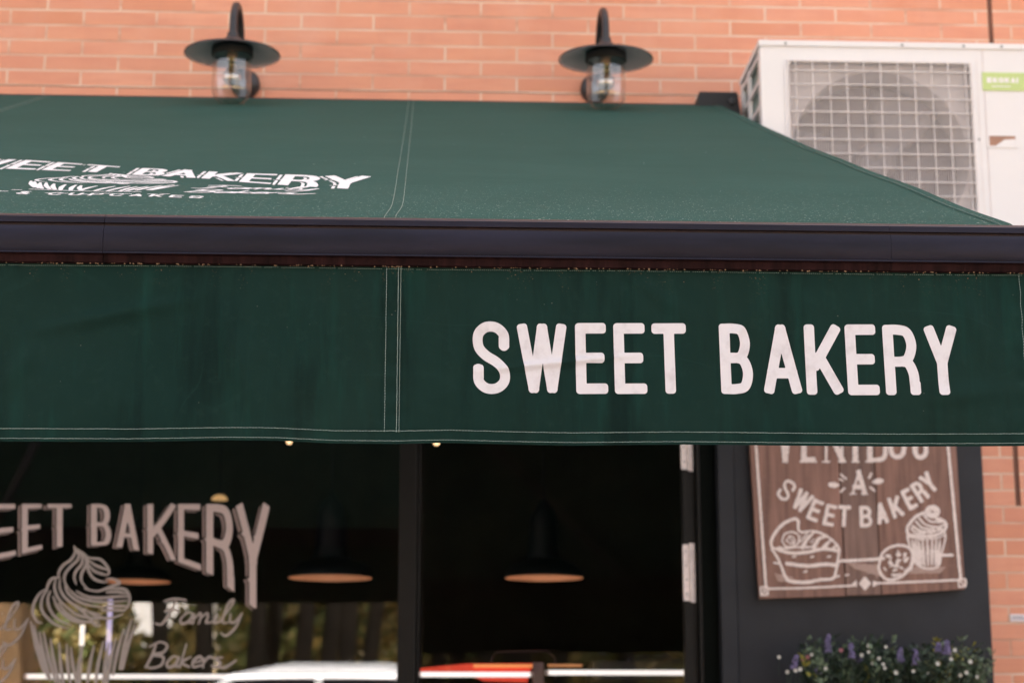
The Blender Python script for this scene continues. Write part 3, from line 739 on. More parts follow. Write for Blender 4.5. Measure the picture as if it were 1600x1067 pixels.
for a, b in (((225, 610), (320, 980)), ((250, 640), (350, 1020)), ((290, 690), (370, 1040)), ((320, 690), (410, 1060)), ((370, 740), (440, 1075)), ((435, 770), (470, 1090)),
             ((490, 780), (520, 1090)), ((520, 800), (570, 1090)), ((600, 800), (570, 1090)), ((690, 790), (640, 1090)), ((760, 760), (700, 1080)), ((800, 770), (760, 1070)),
             ((850, 740), (790, 1050)), ((910, 670), (830, 1000)), ((965, 600), (880, 960)), ((990, 640), (900, 960))):
    m_ = ((a[0] + b[0]) / 2 - 8, (a[1] + b[1]) / 2); CUP.append(cap(catmull(zc([a, m_, b]), 5), [1.0, 2.4, 1.8]))
CUP.append(cap(catmull(zc([(320, 1085), (560, 1120), (860, 1080)]), 6), 1.8))
ink([('c', p[1], [r_ * 1.2 for r_ in p[2]] if isinstance(p[2], list) else p[2] * 1.2) for p in CUP], .75, on_glass(.0012)).build('cupcake_drawing', M['decalthin'], SW, fix=False)

def script(word, x, y, h, r, sl=.35):
    """joined handwriting: strokes per letter, x/y of the baseline start"""
    G = {
     'F': (1.0, [[(.1, .95), (.5, 1.05), (1.0, 1.0)], [(.6, 1.0), (.5, .5), (.3, 0), (0, .02)], [(.25, .52), (.5, .6), (.8, .55)]]),
     'B': (1.0, [[(.35, 1.0), (.3, .5), (.15, 0)], [(.1, .9), (.5, 1.1), (.85, .95), (.75, .65), (.35, .55), (.8, .45), (.8, .1), (.4, -.03), (.15, .08)]]),
     'a': (.55, [[(.5, .4), (.25, .48), (.03, .2), (.15, 0), (.4, .12), (.5, .42), (.45, .05), (.62, .08)]]),
     'm': (.85, [[(0, .4), (.05, .0)], [(.05, .2), (.22, .45), (.3, .3), (.3, 0)], [(.3, .2), (.5, .45), (.6, .3), (.6, .05), (.82, .08)]]),
     'i': (.32, [[(.1, .42), (.08, .06), (.3, .08)], [(.16, .6), (.18, .63)]]),
     'l': (.35, [[(.0, .1), (.3, .8), (.28, 1.02), (.12, .8), (.1, .1), (.35, .06)]]),
     'y': (.6, [[(0, .42), (.08, .1), (.28, .08), (.48, .44)], [(.48, .44), (.38, -.15), (.1, -.5), (-.15, -.4)]]),
     'k': (.55, [[(.12, 1.0), (.08, .0)], [(.45, .45), (.12, .22), (.5, .02)]]),
     'e': (.48, [[(.05, .2), (.4, .3), (.3, .47), (.06, .3), (.12, .02), (.45, .1)]]),
     'r': (.42, [[(0, .4), (.06, .0)], [(.05, .2), (.2, .44), (.42, .4)]]),
     's': (.5, [[(.38, .44), (.1, .38), (.35, .18), (.2, 0), (0, .08)], [(.25, .02), (.6, .0), (1.0, .3)]]),
     'c': (.45, [[(.4, .4), (.15, .45), (.02, .2), (.15, 0), (.42, .1)]]), 't': (.4, [[(.2, .9), (.12, .05), (.35, .05)], [(0, .55), (.4, .58)]]), 'o': (.5, [[(.2, .45), (.02, .2), (.2, 0), (.4, .2), (.22, .45), (.5, .35)]]),
    }
    out = []
    for ch in word:
        if ch == ' ': x += h * .4; continue
        wd, st = G[ch]
        for s in st: out.append(cap(catmull([(x + (a + sl * b) * h, y + b * h) for a, b in s], 6), [r * .7, r * 1.25, r * .8]))
        x += wd * h
    return out
SCR = script('Family', 242, -974, 37, 1.8, .30) + script('Bakers', 222, -1042, 36, 2.0, .25)
SCR += script('ily', -12, -985, 44, 1.5, .3) + script('ly', -14, -1046, 40, 1.5, .3) + script('Fam', -110, -985, 42, 1.5, .3)
ink(SCR, .75, on_glass(.0012)).build('script_lettering', M['decalthin'], SW, fix=False)

# ============================================================ AWNING
AXL, AXR = -2.60, .966
YF, ZF = 2.872, 2.4095; YR, ZR = 5.88, 3.680
_d = Vector((0, YR - YF, ZR - ZF)); AL = _d.length; _d.normalize(); _n = Vector((0, -_d.z, _d.y))
def canopy(x, s, off=0):
    t = max(0, min(1, s / AL))
    sag = -.010 * sin(pi * t) + .0022 * sin(x * 7 + s * 2.1) * sin(pi * t) + .0016 * sin(s * 9 + x * 1.7) * (1 - t)
    sag += .002 * exp(-((x + .062) / .02) ** 2)
    if s < .06: sag -= (.06 - s) ** 2 * 1.2
    return Vector((x, YF, ZF)) + _d * s + _n * (sag + off)
A = empty('shop_awning', (-.8, 5.9, 3.6), 'dark green canvas awning lettered in white over the shopfront', 'awning')
A.location = (0, 0, 0)
def grid(fn, us, vs):
    mb = MB(); mb.v = [tuple(fn(u, v)) for u in us for v in vs]; k = len(vs)
    mb.f = [(i * k + j, (i + 1) * k + j, (i + 1) * k + j + 1, i * k + j + 1) for i in range(len(us) - 1) for j in range(len(vs) - 1)]; mb.mi = [0] * len(mb.f); return mb
o = grid(lambda u, v: canopy(u, v), np.linspace(AXL, AXR, 150), np.concatenate([np.linspace(0, .3, 14), np.linspace(.33, AL, 60)])).build('canopy', M['canopy'], A, smooth=True, fix=False)
s = o.modifiers.new('thick', 'SOLIDIFY'); s.thickness = .0012; s.offset = -1; canopy_o = o
o.data.flip_normals() if o.data.polygons[0].normal.z < 0 else None

ZT = 2.334
CRE = [((-.66, 2.215), (-.36, 2.28), .006, .012), ((-.62, 2.21), (-.70, 2.10), .004, .015), ((-.33, 2.24), (-.28, 2.07), .005, .02), ((.05, 2.16), (.33, 2.19), .0030, .006),
       ((.30, 2.33), (.42, 2.25), .003, .012), ((.1, 2.30), (.02, 2.15), .003, .02), ((.55, 2.30), (.47, 2.2), .003, .010), ((.78, 2.12), (.95, 2.14), .003, .015), ((-.5, 2.2), (-.52, 2.06), .004, .018), ((.86, 2.3), (.9, 2.2), .003, .012)]
def valance(x, z, off=0):
    t = (ZT - z) / .29
    y = 2.866 + t * (.007 * sin(3.4 * x + 1.2) + .0035 * sin(9.5 * x + .4)) + .0025 * mnoise.noise(Vector((x * 6, 0, z * 7))) * min(1, t * 3)
    for (ax, az), (bx2, bz), amp, wd in CRE:
        ex, ez = bx2 - ax, bz - az; L2 = ex * ex + ez * ez; q = max(0, min(1, ((x - ax) * ex + (z - az) * ez) / L2))
        d = sqrt((x - ax - q * ex) ** 2 + (z - az - q * ez) ** 2); y -= amp * 1.9 * exp(-(d / wd) ** 2) * sin(pi * max(.05, min(.95, q)))
    for xs_ in (-.067, -1.257, .957):
        y -= (.0016 * sin(z * 150 + xs_ * 9) + .0012) * exp(-((x - xs_) / .016) ** 2)
    return Vector((x, y - off, z))
_bx = [0, 200, 350, 430, 520, 620, 700, 820, 900, 1050, 1200, 1400, 1600]; _by = [690, 690, 687.5, 688, 692, 692.5, 690.5, 693, 694.5, 694, 696, 697.5, 697.5]
_pb = [atY(a, b, 2.868) for a, b in zip(_bx, _by)]
def zbot(x): return float(np.interp(x, [p.x for p in _pb], [p.z for p in _pb])) + (.004 * sin(7 * x) if x < -.75 else 0)
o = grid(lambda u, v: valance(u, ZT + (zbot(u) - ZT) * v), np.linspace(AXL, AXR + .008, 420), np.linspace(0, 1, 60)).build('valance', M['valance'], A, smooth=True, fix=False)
if o.data.polygons[0].normal.y > 0: o.data.flip_normals()
s = o.modifiers.new('thick', 'SOLIDIFY'); s.thickness = .001; s.offset = -1
VAL = o
# folded hems lie over the cloth as separate strips
def hem(x0, x1, zf0, zf1, nx, nz, off=.0012):
    return grid(lambda u, v: valance(u, zf0(u) + (zf1(u) - zf0(u)) * v, off), np.linspace(x0, x1, nx), np.linspace(0, 1, nz))
def fixn(o):
    if o.data.polygons[0].normal.y > 0: o.data.flip_normals()
    return o
for sx_ in (0, -1.19):
    fixn(grid(lambda u, v: valance(u, zbot(u) + .0226 + (ZT - .001 - zbot(u) - .0226) * v, .0010), np.linspace(-.0825 + sx_, -.0515 + sx_, 6), np.linspace(0, 1, 60)).build('seam', M['valance'], VAL, smooth=True, fix=False))
fixn(hem(AXL, AXR + .008, lambda u: zbot(u) + .0225, lambda u: zbot(u) - .0006, 420, 4).build('hem', M['valance'], VAL, smooth=True, fix=False))
def stitches(fn, L, pitch, ln, wd, skip=.03, seed=1, jit=.0002):
    mb = MB(); rnd = random.Random(seed); n = int(L / pitch)
    for i in range(n):
        if rnd.random() < skip: continue
        a, b = i * pitch, i * pitch + ln; p, q = fn(a), fn(b); d = (q - p).normalized(); j = rnd.uniform(-jit, jit)
        up = Vector((0, -1, 0)) if abs(d.y) < .5 else Vector((0, -.4, .92)); sdv = d.cross(up).normalized(); w_ = wd / 2; e = .0005
        vs = [p - sdv * (w_ - j), p + sdv * (w_ + j), q + sdv * (w_ + j), q - sdv * (w_ - j)]
        vs += [v + up * e for v in vs]
        mb.add(vs, [(4, 5, 6, 7), (0, 1, 5, 4), (1, 2, 6, 5), (2, 3, 7, 6), (3, 0, 4, 7)])
    return mb
def join(*ms):
    r = MB()
    for m_ in ms: r.add(m_.v, m_.f)
    return r
XS1, XS2, XS3 = -.0775, -.0585, -.0545
h1 = stitches(lambda a: valance(AXL + a, zbot(AXL + a) + .0195, .0024), AXR - AXL + .004, .0048, .0043, .0009, 0, 1)
h2 = stitches(lambda a: valance(AXL + a, zbot(AXL + a) + .0040, .0024), AXR - AXL + .004, .0044, .0040, .0008, 0, 2)
vert = []
for i, (xx, ln, wd) in enumerate(((XS1, .0035, .0011), (XS2, .0042, .0012), (XS3, .0042, .0009), (.9565, .0032, .0010), (XS1 - 1.19, .0035, .0011), (XS2 - 1.19, .0042, .0012))):
    vert.append(stitches(lambda a, xx=xx: valance(xx, ZT - .002 - a, .0026), 275e-3, .0046, ln, wd * .85, 0, 5 + i))
join(h1, h2, *vert).build('stitching', M['thread'], VAL, fix=False)
stitches(lambda a: valance(AXL + a, ZT - .0065 + .0006 * sin(a * 9), .0012), AXR - AXL, .0034, .0022, .0008, .1, 12).build('top_stitching', M['threaddark'], VAL, fix=False)
# canopy seams
for sh in (0, -1.215):
    g = []
    for i, (x0, x1) in enumerate(((-.0735, -.097 + .004), (-.055, -.0805 + .004))):
        fn = lambda a, x0=x0, x1=x1: canopy(x0 + sh + (x1 - x0) * min(1, a / .5) * .6 + (x1 - x0) * .4 * a / AL, a, .0014)
        fn2 = lambda a, x0=x0, x1=x1: canopy(x0 + sh + (x1 - x0) * a / AL - .011 * exp(-(a / .13) ** 2), a, .0014)
        g.append(stitches(fn2, AL - .02, .0062, .0048, .0009, .02, 20 + i))
    join(*g).build('seam_stitching', M['thread'], canopy_o, fix=False)
stitches(lambda a: canopy(AXL + a, .018, .001), AXR - AXL, .0036, .002, .0009, .03, 31).build('front_stitching', M['thread'], canopy_o, fix=False)
stitches(lambda a: canopy(AXR - .022, a, .0012), AL - .01, .0046, .0036, .0010, .05, 33).build('edge_stitching', M['threaddark'], canopy_o, fix=False)
# side hem strip on the canopy
grid(lambda u, v: canopy(u, v, .0009), np.linspace(AXR - .028, AXR + .0004, 3), np.linspace(.0, AL, 60)).build('side_hem', M['canopy'], canopy_o, smooth=True)

# lettering on the valance, tracing x / y of the photograph
VL = []
_k = 1.739
def vx(a): return 680 + a / _k
yt = lambda x: 503.2 + (x - 739) * (508 - 503.2) / (1500 - 739)
yb = lambda x: 613.3 + (x - 739) * (618.6 - 613.3) / (1500 - 739)
for c, a, b in (('S', 103, 202), ('W', 220, 362), ('E', 381, 470), ('E', 485, 576), ('T', 588, 686), ('B', 771, 864), ('A', 884, 998), ('K', 1002, 1110), ('E', 1113, 1206), ('R', 1215, 1317), ('Y', 1325, 1427)):
    x0, x1 = vx(a), vx(b); xm = (x0 + x1) / 2; q_ = max(0, (xm - 740) / 760 * 2.4); x0 += q_; x1 -= q_; VL += glyph(c, x0, x1, -yb(xm), -yt(xm), 8.15, 'round')
def on_valance(x, y):
    # leaning of the verticals follows the cloth: use column at the letter's mid height
    p = atY(x, 560, 2.866); q = atY(x, -y, 2.866); X = p.x - (q.z - p.z) * .016
    return valance(X, q.z, .0011)
ink(VL, .9, on_valance).build('lettering', M['ink'], VAL, fix=False)

# print on the canopy
tX = [-1.25, -1.06, -.90, -.884, -.811, -.735, -.615, -.524, -.472, -.385, -.303, -.225, -.134]
tS = [1.02, 1.03, 1.025, 1.02, .985, .951, .895, .880, .848, .815, .795, .772, .765]
bX = [-1.25, -1.06, -.90, -.882, -.803, -.706, -.615, -.552, -.459, -.389, -.31, -.222, -.17]
bS = [.70, .78, .82, .828, .813, .795, .757, .742, .705, .65, .602, .553, .530]
def cmap(off, ds=0):
    def f(x, y): v = y / 100; a, b = np.interp(x, bX, bS), np.interp(x, tX, tS); return canopy(x, a + (b - a) * v + ds, off)
    return f
def canopy_text(dx):
    out = []
    for c, a, b in (('S', -1.07, -1.005), ('W', -.99, -.905), ('E', -.884, -.822), ('E', -.808, -.748), ('T', -.738, -.664), ('B', -.615, -.552), ('A', -.552, -.482), ('K', -.470, -.398), ('E', -.388, -.322), ('R', -.308, -.228), ('Y', -.222, -.134)):
        # author in a tall box, 1 unit of height = 1 mm of width
        for p in glyph(c, a * 1000 + dx, b * 1000 + dx, 0, 150, 9.5 if c not in 'RY' else 11, 'slab'): out.append(p)
    return out
cm = cmap(.0010)
ink(canopy_text(0), 2.0, lambda x, y: cm(x / 1000, y / 1.5)).build('logo_lettering', M['inktop'], canopy_o, fix=False)
ink(canopy_text(-11), 2.0, lambda x, y: cm(x / 1000, y / 1.5 - 5), minus=canopy_text(0), gap=4.5).build('logo_lettering_shadow', M['inktop'], canopy_o, fix=False)
# cupcake drawing, scaled onto the cloth
def cup_on_cloth(x, y):
    u = (x - 45) / 165; v = (-y - 852) / 235
    return canopy(-.785 + u * .29, .785 - v * .39 - .02 * u, .0010)
ink([('c', p[1], [r_ * 1.15 for r_ in p[2]] if isinstance(p[2], list) else p[2] * 1.15) for p in CUP], 1.1, cup_on_cloth).build('logo_cupcake', M['inktop'], canopy_o, fix=False)
SC2 = script('Family', 0, 88, 64, 4.2, .3) + script('Bakers', -10, 0, 60, 4.4, .3)
ink(SC2, 1.8, lambda x, y: canopy(-.46 + x / 1000, .42 + y / 1000 - x * .00004, .0010)).build('logo_script', M['inktop'], canopy_o, fix=False)
SC3 = script('Family', 0, 88, 50, 4.0, .3) + script('ily', 70, 10, 54, 4.2, .3)
ink(SC3, 1.8, lambda x, y: canopy(-1.06 + x / 1000, .50 + y / 1000, .0010)).build('logo_script', M['inktop'], canopy_o, fix=False)
WD = []; xx = 0
for ch in 'CAKES & CUPCAKES':
    if ch == ' ': xx += 22; continue
    WD += glyph(ch, xx, xx + 25, 0, 44, 3.6, 'round'); xx += 37
WLEN = xx
def words(x, y):
    X = -.955 + x * .55 / WLEN; t = (X + .68) / .28
    return canopy(X, .318 + .022 * (1 - t * t) * 0 + y / 1000 * 1.0 - max(0, X + .5) * .22 + max(0, -.72 - X) * .3, .0010)
ink(WD, 1.3, words).build('logo_words', M['inktop'], canopy_o, fix=False)
DT = [cap([(x, y), (x + 14, y)], 3.2) for x, y in ((-790, 372), (-772, 400), (-748, 372), (-700, 350), (-678, 350), (-640, 340), (-600, 362), (-566, 362), (-520, 365), (-500, 375), (-545, 340))]
ink(DT, 1.5, lambda x, y: canopy(x / 1000, y / 1000, .001)).build('logo_dots', M['inktop'], canopy_o, fix=False)

# front bar
prof = [(2.900, 2.4160), (2.862, 2.4150), (2.855, 2.4118), (2.8505, 2.408), (2.8500, 2.3985), (2.8555, 2.3975), (2.8555, 2.3935), (2.8490, 2.3925),
        (2.8455, 2.386), (2.8440, 2.378), (2.8440, 2.366), (2.8455, 2.356), (2.8480, 2.3500), (2.8445, 2.3490), (2.8440, 2.3465), (2.8530, 2.3455), (2.8560, 2.3345), (2.8600, 2.3335), (2.900, 2.3335)]
BXR = .992
mb = MB(); npf = len(prof); secs = [-2.62, -.531, -.5295, .742, .7432, BXR]
segs_ = [(AXL - .02, -.5306), (-.5298, .7426), (.7430, BXR)]
for a, b in segs_:
    vs = [(a, y, z - .003) for y, z in prof] + [(b, y, z - .003) for y, z in prof]; fs = []; mi = []
    for i in range(npf):
        j = (i + 1) % npf; fs.append((i, j, j + npf, i + npf)); mi.append(2 if i in (4, 5, 6) else (1 if i in (14, 15, 16, 17) else 0))
    fs += [tuple(range(npf)), tuple(range(npf, 2 * npf))[::-1]]; mi += [0, 0]
    o_ = len(mb.v); mb.v += vs; mb.f += [tuple(i + o_ for i in f) for f in fs]; mb.mi += mi
bar = mb.build('front_bar', [M['bar'], M['rust'], M['groove']], A, smooth=True)
for x0, x1 in ((AXL - .032, AXL - .0205), (BXR + .0005, BXR + .012)):
    mb = MB(); mb.prism([(2.905, 2.418), (2.852, 2.416), (2.839, 2.40), (2.839, 2.345), (2.85, 2.329), (2.905, 2.327)], 'x', x0, x1); mb.build('end_cap', M['blackmatte'], bar, bev=.002)
# crumbs caught in the gutter under the bar
mb = MB(); rnd = random.Random(8)
for i in range(300):
    x = rnd.uniform(-1.2, .98); s_ = rnd.uniform(.0006, .0016); z = 2.3300 - abs(rnd.gauss(0, .0010)) ; y = 2.857
    if rnd.random() < .10: s_ *= .7; z = 2.324 - rnd.random() ** 2 * .02; y = valance(x, z).y - .0006
    mb.add([(x - s_, y, z), (x, y - s_, z + s_), (x + s_ * 1.2, y, z), (x, y - s_ * .6, z - s_), (x, y + s_, z)], [(0, 1, 2), (0, 3, 1), (1, 3, 2), (0, 2, 4), (0, 4, 3), (3, 4, 2)])
mb.build('debris', M['crumb'], VAL, fix=False)['kind'] = 'stuff'
# roller cassette, brackets and folding arms
mb = MB(); mb.lathe([(.035, AXL + .03), (.035, AXR - .03)], (0, 5.905, 3.655), 'x', 20); mb.build('roller', M['bar'], A, smooth=True)
for xx in (AXL - .05, AXR - .075):
    mb = MB(); mb.prism([(xx - .035, 3.55), (xx, 3.715), (xx + .13, 3.715), (xx + .15, 3.55)], 'y', 5.84, 5.995); br_ = mb.build('wall_bracket', M['blackmatte'], A, bev=.004)
    mb = MB(); mb.lathe([(0, -.006), (.012, -.005), (.014, 0)], (xx + .11, 5.838, 3.68), 'y', 12); mb.build('bolt', M['black'], br_)
for x0, sgn in ((AXL + .3, 1), (AXR - .25, -1)):
    mb = MB(); mb.tube([(x0, 5.85, 3.56), (x0 + sgn * .75, 4.5, 2.92)], .028, 10); mb.tube([(x0 + sgn * .75, 4.5, 2.92), (x0 + sgn * .1, 2.93, 2.37)], .022, 10); mb.build('folding_arm', M['bar'], A, smooth=True)

# ============================================================ WALL LAMPS
def make_lamp():
    t = empty('wall_lamp', (0, 6, 0), '', 'wall lamp', 'barn lamps on the brick wall')
    mb = MB(); mb.lathe([(0, -.052), (.022, -.050), (.036, -.040), (.047, -.030), (.050, -.022), (.050, .0)], (0, 0, 0), 'y', 36); mb.build('wall_plate', M['black'], t, smooth=True)
    R_ = .125; pts = [(0, -.03, -.006), (0, -.10, -.006), (0, -.150, -.004), (0, -.166, .004), (0, -.170, .020)] + [(0, -.170 - R_ + R_ * cos(a), .036 + R_ * sin(a)) for a in np.linspace(0, pi, 26)] + [(0, -.42, .005)]
    mb = MB(); mb.tube(pts, .0125, 14); mb.build('curved_arm', M['black'], t, smooth=True)
    c = (0, -.42, 0)
    mb = MB(); mb.lathe([(.0, .026), (.017, .026), (.019, .012), (.026, .006), (.034, -.004), (.050, -.014), (.052, -.018)], c, 'z', 36); mb.build('cap', M['black'], t, smooth=True)
    mb = MB(); mb.lathe([(.040, -.008), (.060, -.014), (.148, -.040), (.153, -.044), (.1535, -.048), (.150, -.0475)], c, 'z', 64, mi=0)
    mb.lathe([(.150, -.0476), (.147, -.0425), (.060, -.0175), (.040, -.0135)], c, 'z', 64, mi=1)
    mb.f = [f for f in mb.f if len(f) == 4]; mb.mi = [0] * (64 * 5) + [1] * (64 * 3)
    mb.build('shade', [M['black'], M['lining']], t, smooth=True)
    mb = MB(); mb.lathe([(.0, -.024), (.066, -.026), (.067, -.052), (.060, -.053), (.058, -.045), (.0, -.042)], c, 'z', 48); col = mb.build('glass_holder', M['blackmatte'], t, smooth=True)
    pr = [(.0615, -.050), (.0625, -.163)] + [(.0625 * cos(a), -.163 - .055 * sin(a)) for a in np.linspace(.15, pi / 2, 9)]
    inn = []
    mb = MB(); mb.lathe(pr + inn, c, 'z', 48); mb.build('glass_jar', M['jar'], t, smooth=True)
    mb = MB(); mb.lathe([(.0, -.04), (.017, -.042), (.018, -.070), (.014, -.073), (0, -.073)], c, 'z', 24); mb.build('socket', M['brass'], t, smooth=True)
    bp = [(.013, -.073), (.014, -.082), (.020, -.10), (.027, -.112), (.0295, -.122), (.027, -.136), (.017, -.145), (0, -.148)]
    mb = MB(); mb.lathe(bp, c, 'z', 32); bl = mb.build('bulb', M['bulb'], t, smooth=True)
    mb = MB()
    for k in range(6):
        a = k * pi / 3; b2 = a + pi / 6
        mb.tube([(c[0] + .006 * cos(a), c[1] + .006 * sin(a), -.085), (c[0] + .012 * cos(b2), c[1] + .012 * sin(b2), -.115), (c[0] + .006 * cos(a + .5), c[1] + .006 * sin(a + .5), -.09)], .0007, 5)
    mb.tube([(c[0], c[1], -.073), (c[0], c[1], -.13)], .0018, 6); mb.build('filament', M['brass'], bl)
    Rm = Matrix.Translation((0, -.42, .02)) @ Matrix.Rotation(radians(3.5), 4, 'X') @ Matrix.Translation((0, .42, -.02))
    for ch in kids(t):
        if ch.name.split('.')[0] not in ('wall_plate', 'curved_arm'):
            ch.data.transform(Rm)
            for g in kids(ch): g.data.transform(Rm)
    return t
LA = make_lamp()
LA['label'] = 'black barn lamp with clear glass jar above the white logo print, left of the seam'
LA.location = (atY(362, 110, 5.58).x, 5.9995, 3.769)
LB = copy_tree(LA); LB['label'] = 'black barn lamp with clear glass jar, the one nearer the air conditioner'
LB.location = (atY(947, 110, 5.58).x, 5.9995, 3.771)
LA.rotation_euler.z = 0; 

# ============================================================ AIR CONDITIONER
AC = empty('air_conditioner', (1.047, 5.55, 3.03), 'white outdoor air conditioner unit with a round fan behind a wire grille', 'air conditioner')
W_, H_, D_ = .96, .757, .375
# casing open at the front where the fan sits: local x right, y back, z up
gx0, gx1, gz1, gz0 = .085, .690, .690, .075
mb = MB(); n_ = 0
mb.box(0, gx0, 0, .02, 0, H_ - .02); mb.box(gx1, W_, 0, .02, 0, H_ - .02); mb.box(gx0, gx1, 0, .02, gz1, H_ - .02); mb.box(gx0, gx1, 0, .02, 0, gz0)
body = mb.build('front_panel', M['acwhite'], AC, bev=.0)
mb = MB(); mb.box(-.004, W_ + .004, -.006, D_, H_ - .0195, H_); mb.box(.0, W_, .021, D_ - .001, 0, .02); mb.box(W_ - .02, W_, .021, D_ - .001, .021, H_ - .0205)
mb.box(0, .012, .021, .045, .021, H_ - .0205); mb.box(0, .012, D_ - .16, D_ - .13, .021, H_ - .0205); mb.box(0, .012, D_ - .03, D_ - .001, .021, H_ - .0205)
for k in range(9): mb.box(0.001, .010, .046, D_ - .0305, .03 + k * .085, .046 + k * .085)
mb.box(.0, W_, D_ - .0009, D_, .02, H_ - .02)
mb.build('casing', M['acwhite'], AC, bev=.006)
mb = MB(); mb.box(.016, .05, .046, D_ - .02, .022, H_ - .022); mb.build('coil', M['fin'], AC)
# shroud: square plate with a round hole and a short duct
cx, cz, cr = (gx0 + gx1) / 2, gz0 + (gz1 - gz0) / 2 - .005, .290
mb = MB(); ns = 96; vs = []
for k in range(ns):
    a = 2 * pi * k / ns; c_, s_ = cos(a), sin(a); m_ = max(abs(c_), abs(s_)); hw, hh = (gx1 - gx0) / 2, (gz1 - gz0) / 2
    vs.append((cx + c_ / m_ * hw, .034, (gz0 + gz1) / 2 + s_ / m_ * hh))
for rr_, yy in ((cr, .034), (cr - .006, .05), (cr - .006, .16)):
    for k in range(ns): a = 2 * pi * k / ns; vs.append((cx + rr_ * cos(a), yy, cz + rr_ * sin(a)))
fs = [(j * ns + k, j * ns + (k + 1) % ns, (j + 1) * ns + (k + 1) % ns, (j + 1) * ns + k) for j in range(3) for k in range(ns)]
mb.add(vs, fs); mb.build('fan_shroud', M['acgrey'], AC, smooth=True)
mb = MB(); mb.box(gx0 - .03, gx1 + .05, .165, .17, gz0 - .02, gz1 + .02); mb.build('fan_housing', M['acdark'], AC)
mb = MB(); mb.lathe([(0, .075), (.05, .078), (.062, .09), (.062, .155)], (cx, 0, cz), 'y', 32)
for k in range(3):
    a0 = k * 2 * pi / 3 + .4; bv = []
    for i in range(9):
        rr_ = .055 + .215 * i / 8
        for j in range(7):
            a = a0 + (j / 6) * (1.15 - .25 * i / 8) + .25 * i / 8
            bv.append((cx + rr_ * cos(a), .095 + .055 * j / 6, cz + rr_ * sin(a)))
    o_ = len(mb.v); mb.v += bv; fs = [(o_ + i * 7 + j, o_ + (i + 1) * 7 + j, o_ + (i + 1) * 7 + j + 1, o_ + i * 7 + j + 1) for i in range(8) for j in range(6)]; mb.f += fs; mb.mi += [0] * len(fs)
fo = mb.build('fan', simple('grey fan plastic', (.27, .235, .235), .5, .08, 6, bs=0), AC, smooth=True, fix=False); sm = fo.modifiers.new('thick', 'SOLIDIFY'); sm.thickness = .004
mb = MB()
k = 0; x = gx0 + .004
while x < gx1 - .003: mb.box(x, x + .0019, -.004, -.001, gz0 + .004, gz1 - .004); x += .0074
x = gx0 + .028
while x < gx1: mb.box(x - .0016, x + .0016, -.0075, -.0042, gz0 + .004, gz1 - .004); x += .0555
z = gz0 + .02
while z < gz1: mb.box(gx0 + .004, gx1 - .004, -.0115, -.0077, z - .0017, z + .0017); z += .0465
rim = [(gx0 + .003, gz0 + .003), (gx1 - .003, gz0 + .003), (gx1 - .003, gz1 - .003), (gx0 + .003, gz1 - .003)]
for i in range(4):
    a, b = rim[i], rim[(i + 1) % 4]; mb.tube([(a[0], -.005, a[1]), (b[0], -.005, b[1])], .004, 8)
mb.build('fan_grille', M['wire'], AC)
# moulded frame round the grille (raised lip)
mb = MB()
def ringrect(x0, x1, z0, z1, w_, y0, y1, r=.03):
    def rr(x0, x1, z0, z1, r):
        out = []
        for cx_, cz_, a0 in ((x1 - r, z1 - r, 0), (x0 + r, z1 - r, pi / 2), (x0 + r, z0 + r, pi), (x1 - r, z0 + r, 1.5 * pi)):
            for k in range(7): a = a0 + k * pi / 12; out.append((cx_ + r * cos(a), cz_ + r * sin(a)))
        return out
    o, i = rr(x0 - w_, x1 + w_, z0 - w_, z1 + w_, r + w_), rr(x0, x1, z0, z1, r); n = len(o)
    vs = [(p[0], y1, p[1]) for p in o] + [(p[0], y0, p[1]) for p in o] + [(p[0], y0, p[1]) for p in i] + [(p[0], y1, p[1]) for p in i]
    mb.add(vs, [(j * n + k, j * n + (k + 1) % n, (j + 1) * n + (k + 1) % n, (j + 1) * n + k) for j in range(3) for k in range(n)])
ringrect(gx0 + .002, gx1 - .002, gz0 + .002, gz1 - .002, .010, -.005, .0)
mb.build('grille_frame', M['acwhite'], AC, smooth=True)
mb = MB(); mb.box(gx1 + .038, gx1 + .040, -.0012, .0, .0, H_ - .02); mb.box(gx1 + .041, gx1 + .0415, -.0011, .0, .0, H_ - .02); mb.box(gx1 + .018, gx1 + .0195, -.001, .0, .0, H_ - .06); mb.build('panel_seam', M['acgrey'], AC)
# handle recess
p = atY(1545, 213, 5.55); q = atY(1587, 229, 5.55); hx0, hx1, hz1, hz0 = p.x - 1.047, q.x - 1.047, p.z - 3.03, q.z - 3.03
mb = MB(); mb.box(hx0 - .006, hx1 + .006, -.003, -.0005, hz1, hz1 + .006); mb.box(hx0 - .006, hx1 + .006, -.003, -.0005, hz0 - .006, hz0); mb.box(hx0 - .006, hx0, -.003, -.0005, hz0, hz1); mb.box(hx1, hx1 + .006, -.003, -.0005, hz0, hz1)
hr = mb.build('handle_recess', M['acwhite'], AC)
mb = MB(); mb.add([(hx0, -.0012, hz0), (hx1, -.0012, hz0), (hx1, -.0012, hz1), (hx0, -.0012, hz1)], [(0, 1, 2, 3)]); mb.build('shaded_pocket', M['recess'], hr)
mb = MB(); mb.add([(hx0 + .02, -.0020, hz0), (hx1, -.0020, hz0), (hx1, -.0020, hz1 - .010), (hx0 + .05, -.0020, hz1 - .012)], [(0, 1, 2, 3)]); mb.build('pocket_lip', M['acwhite'], hr)
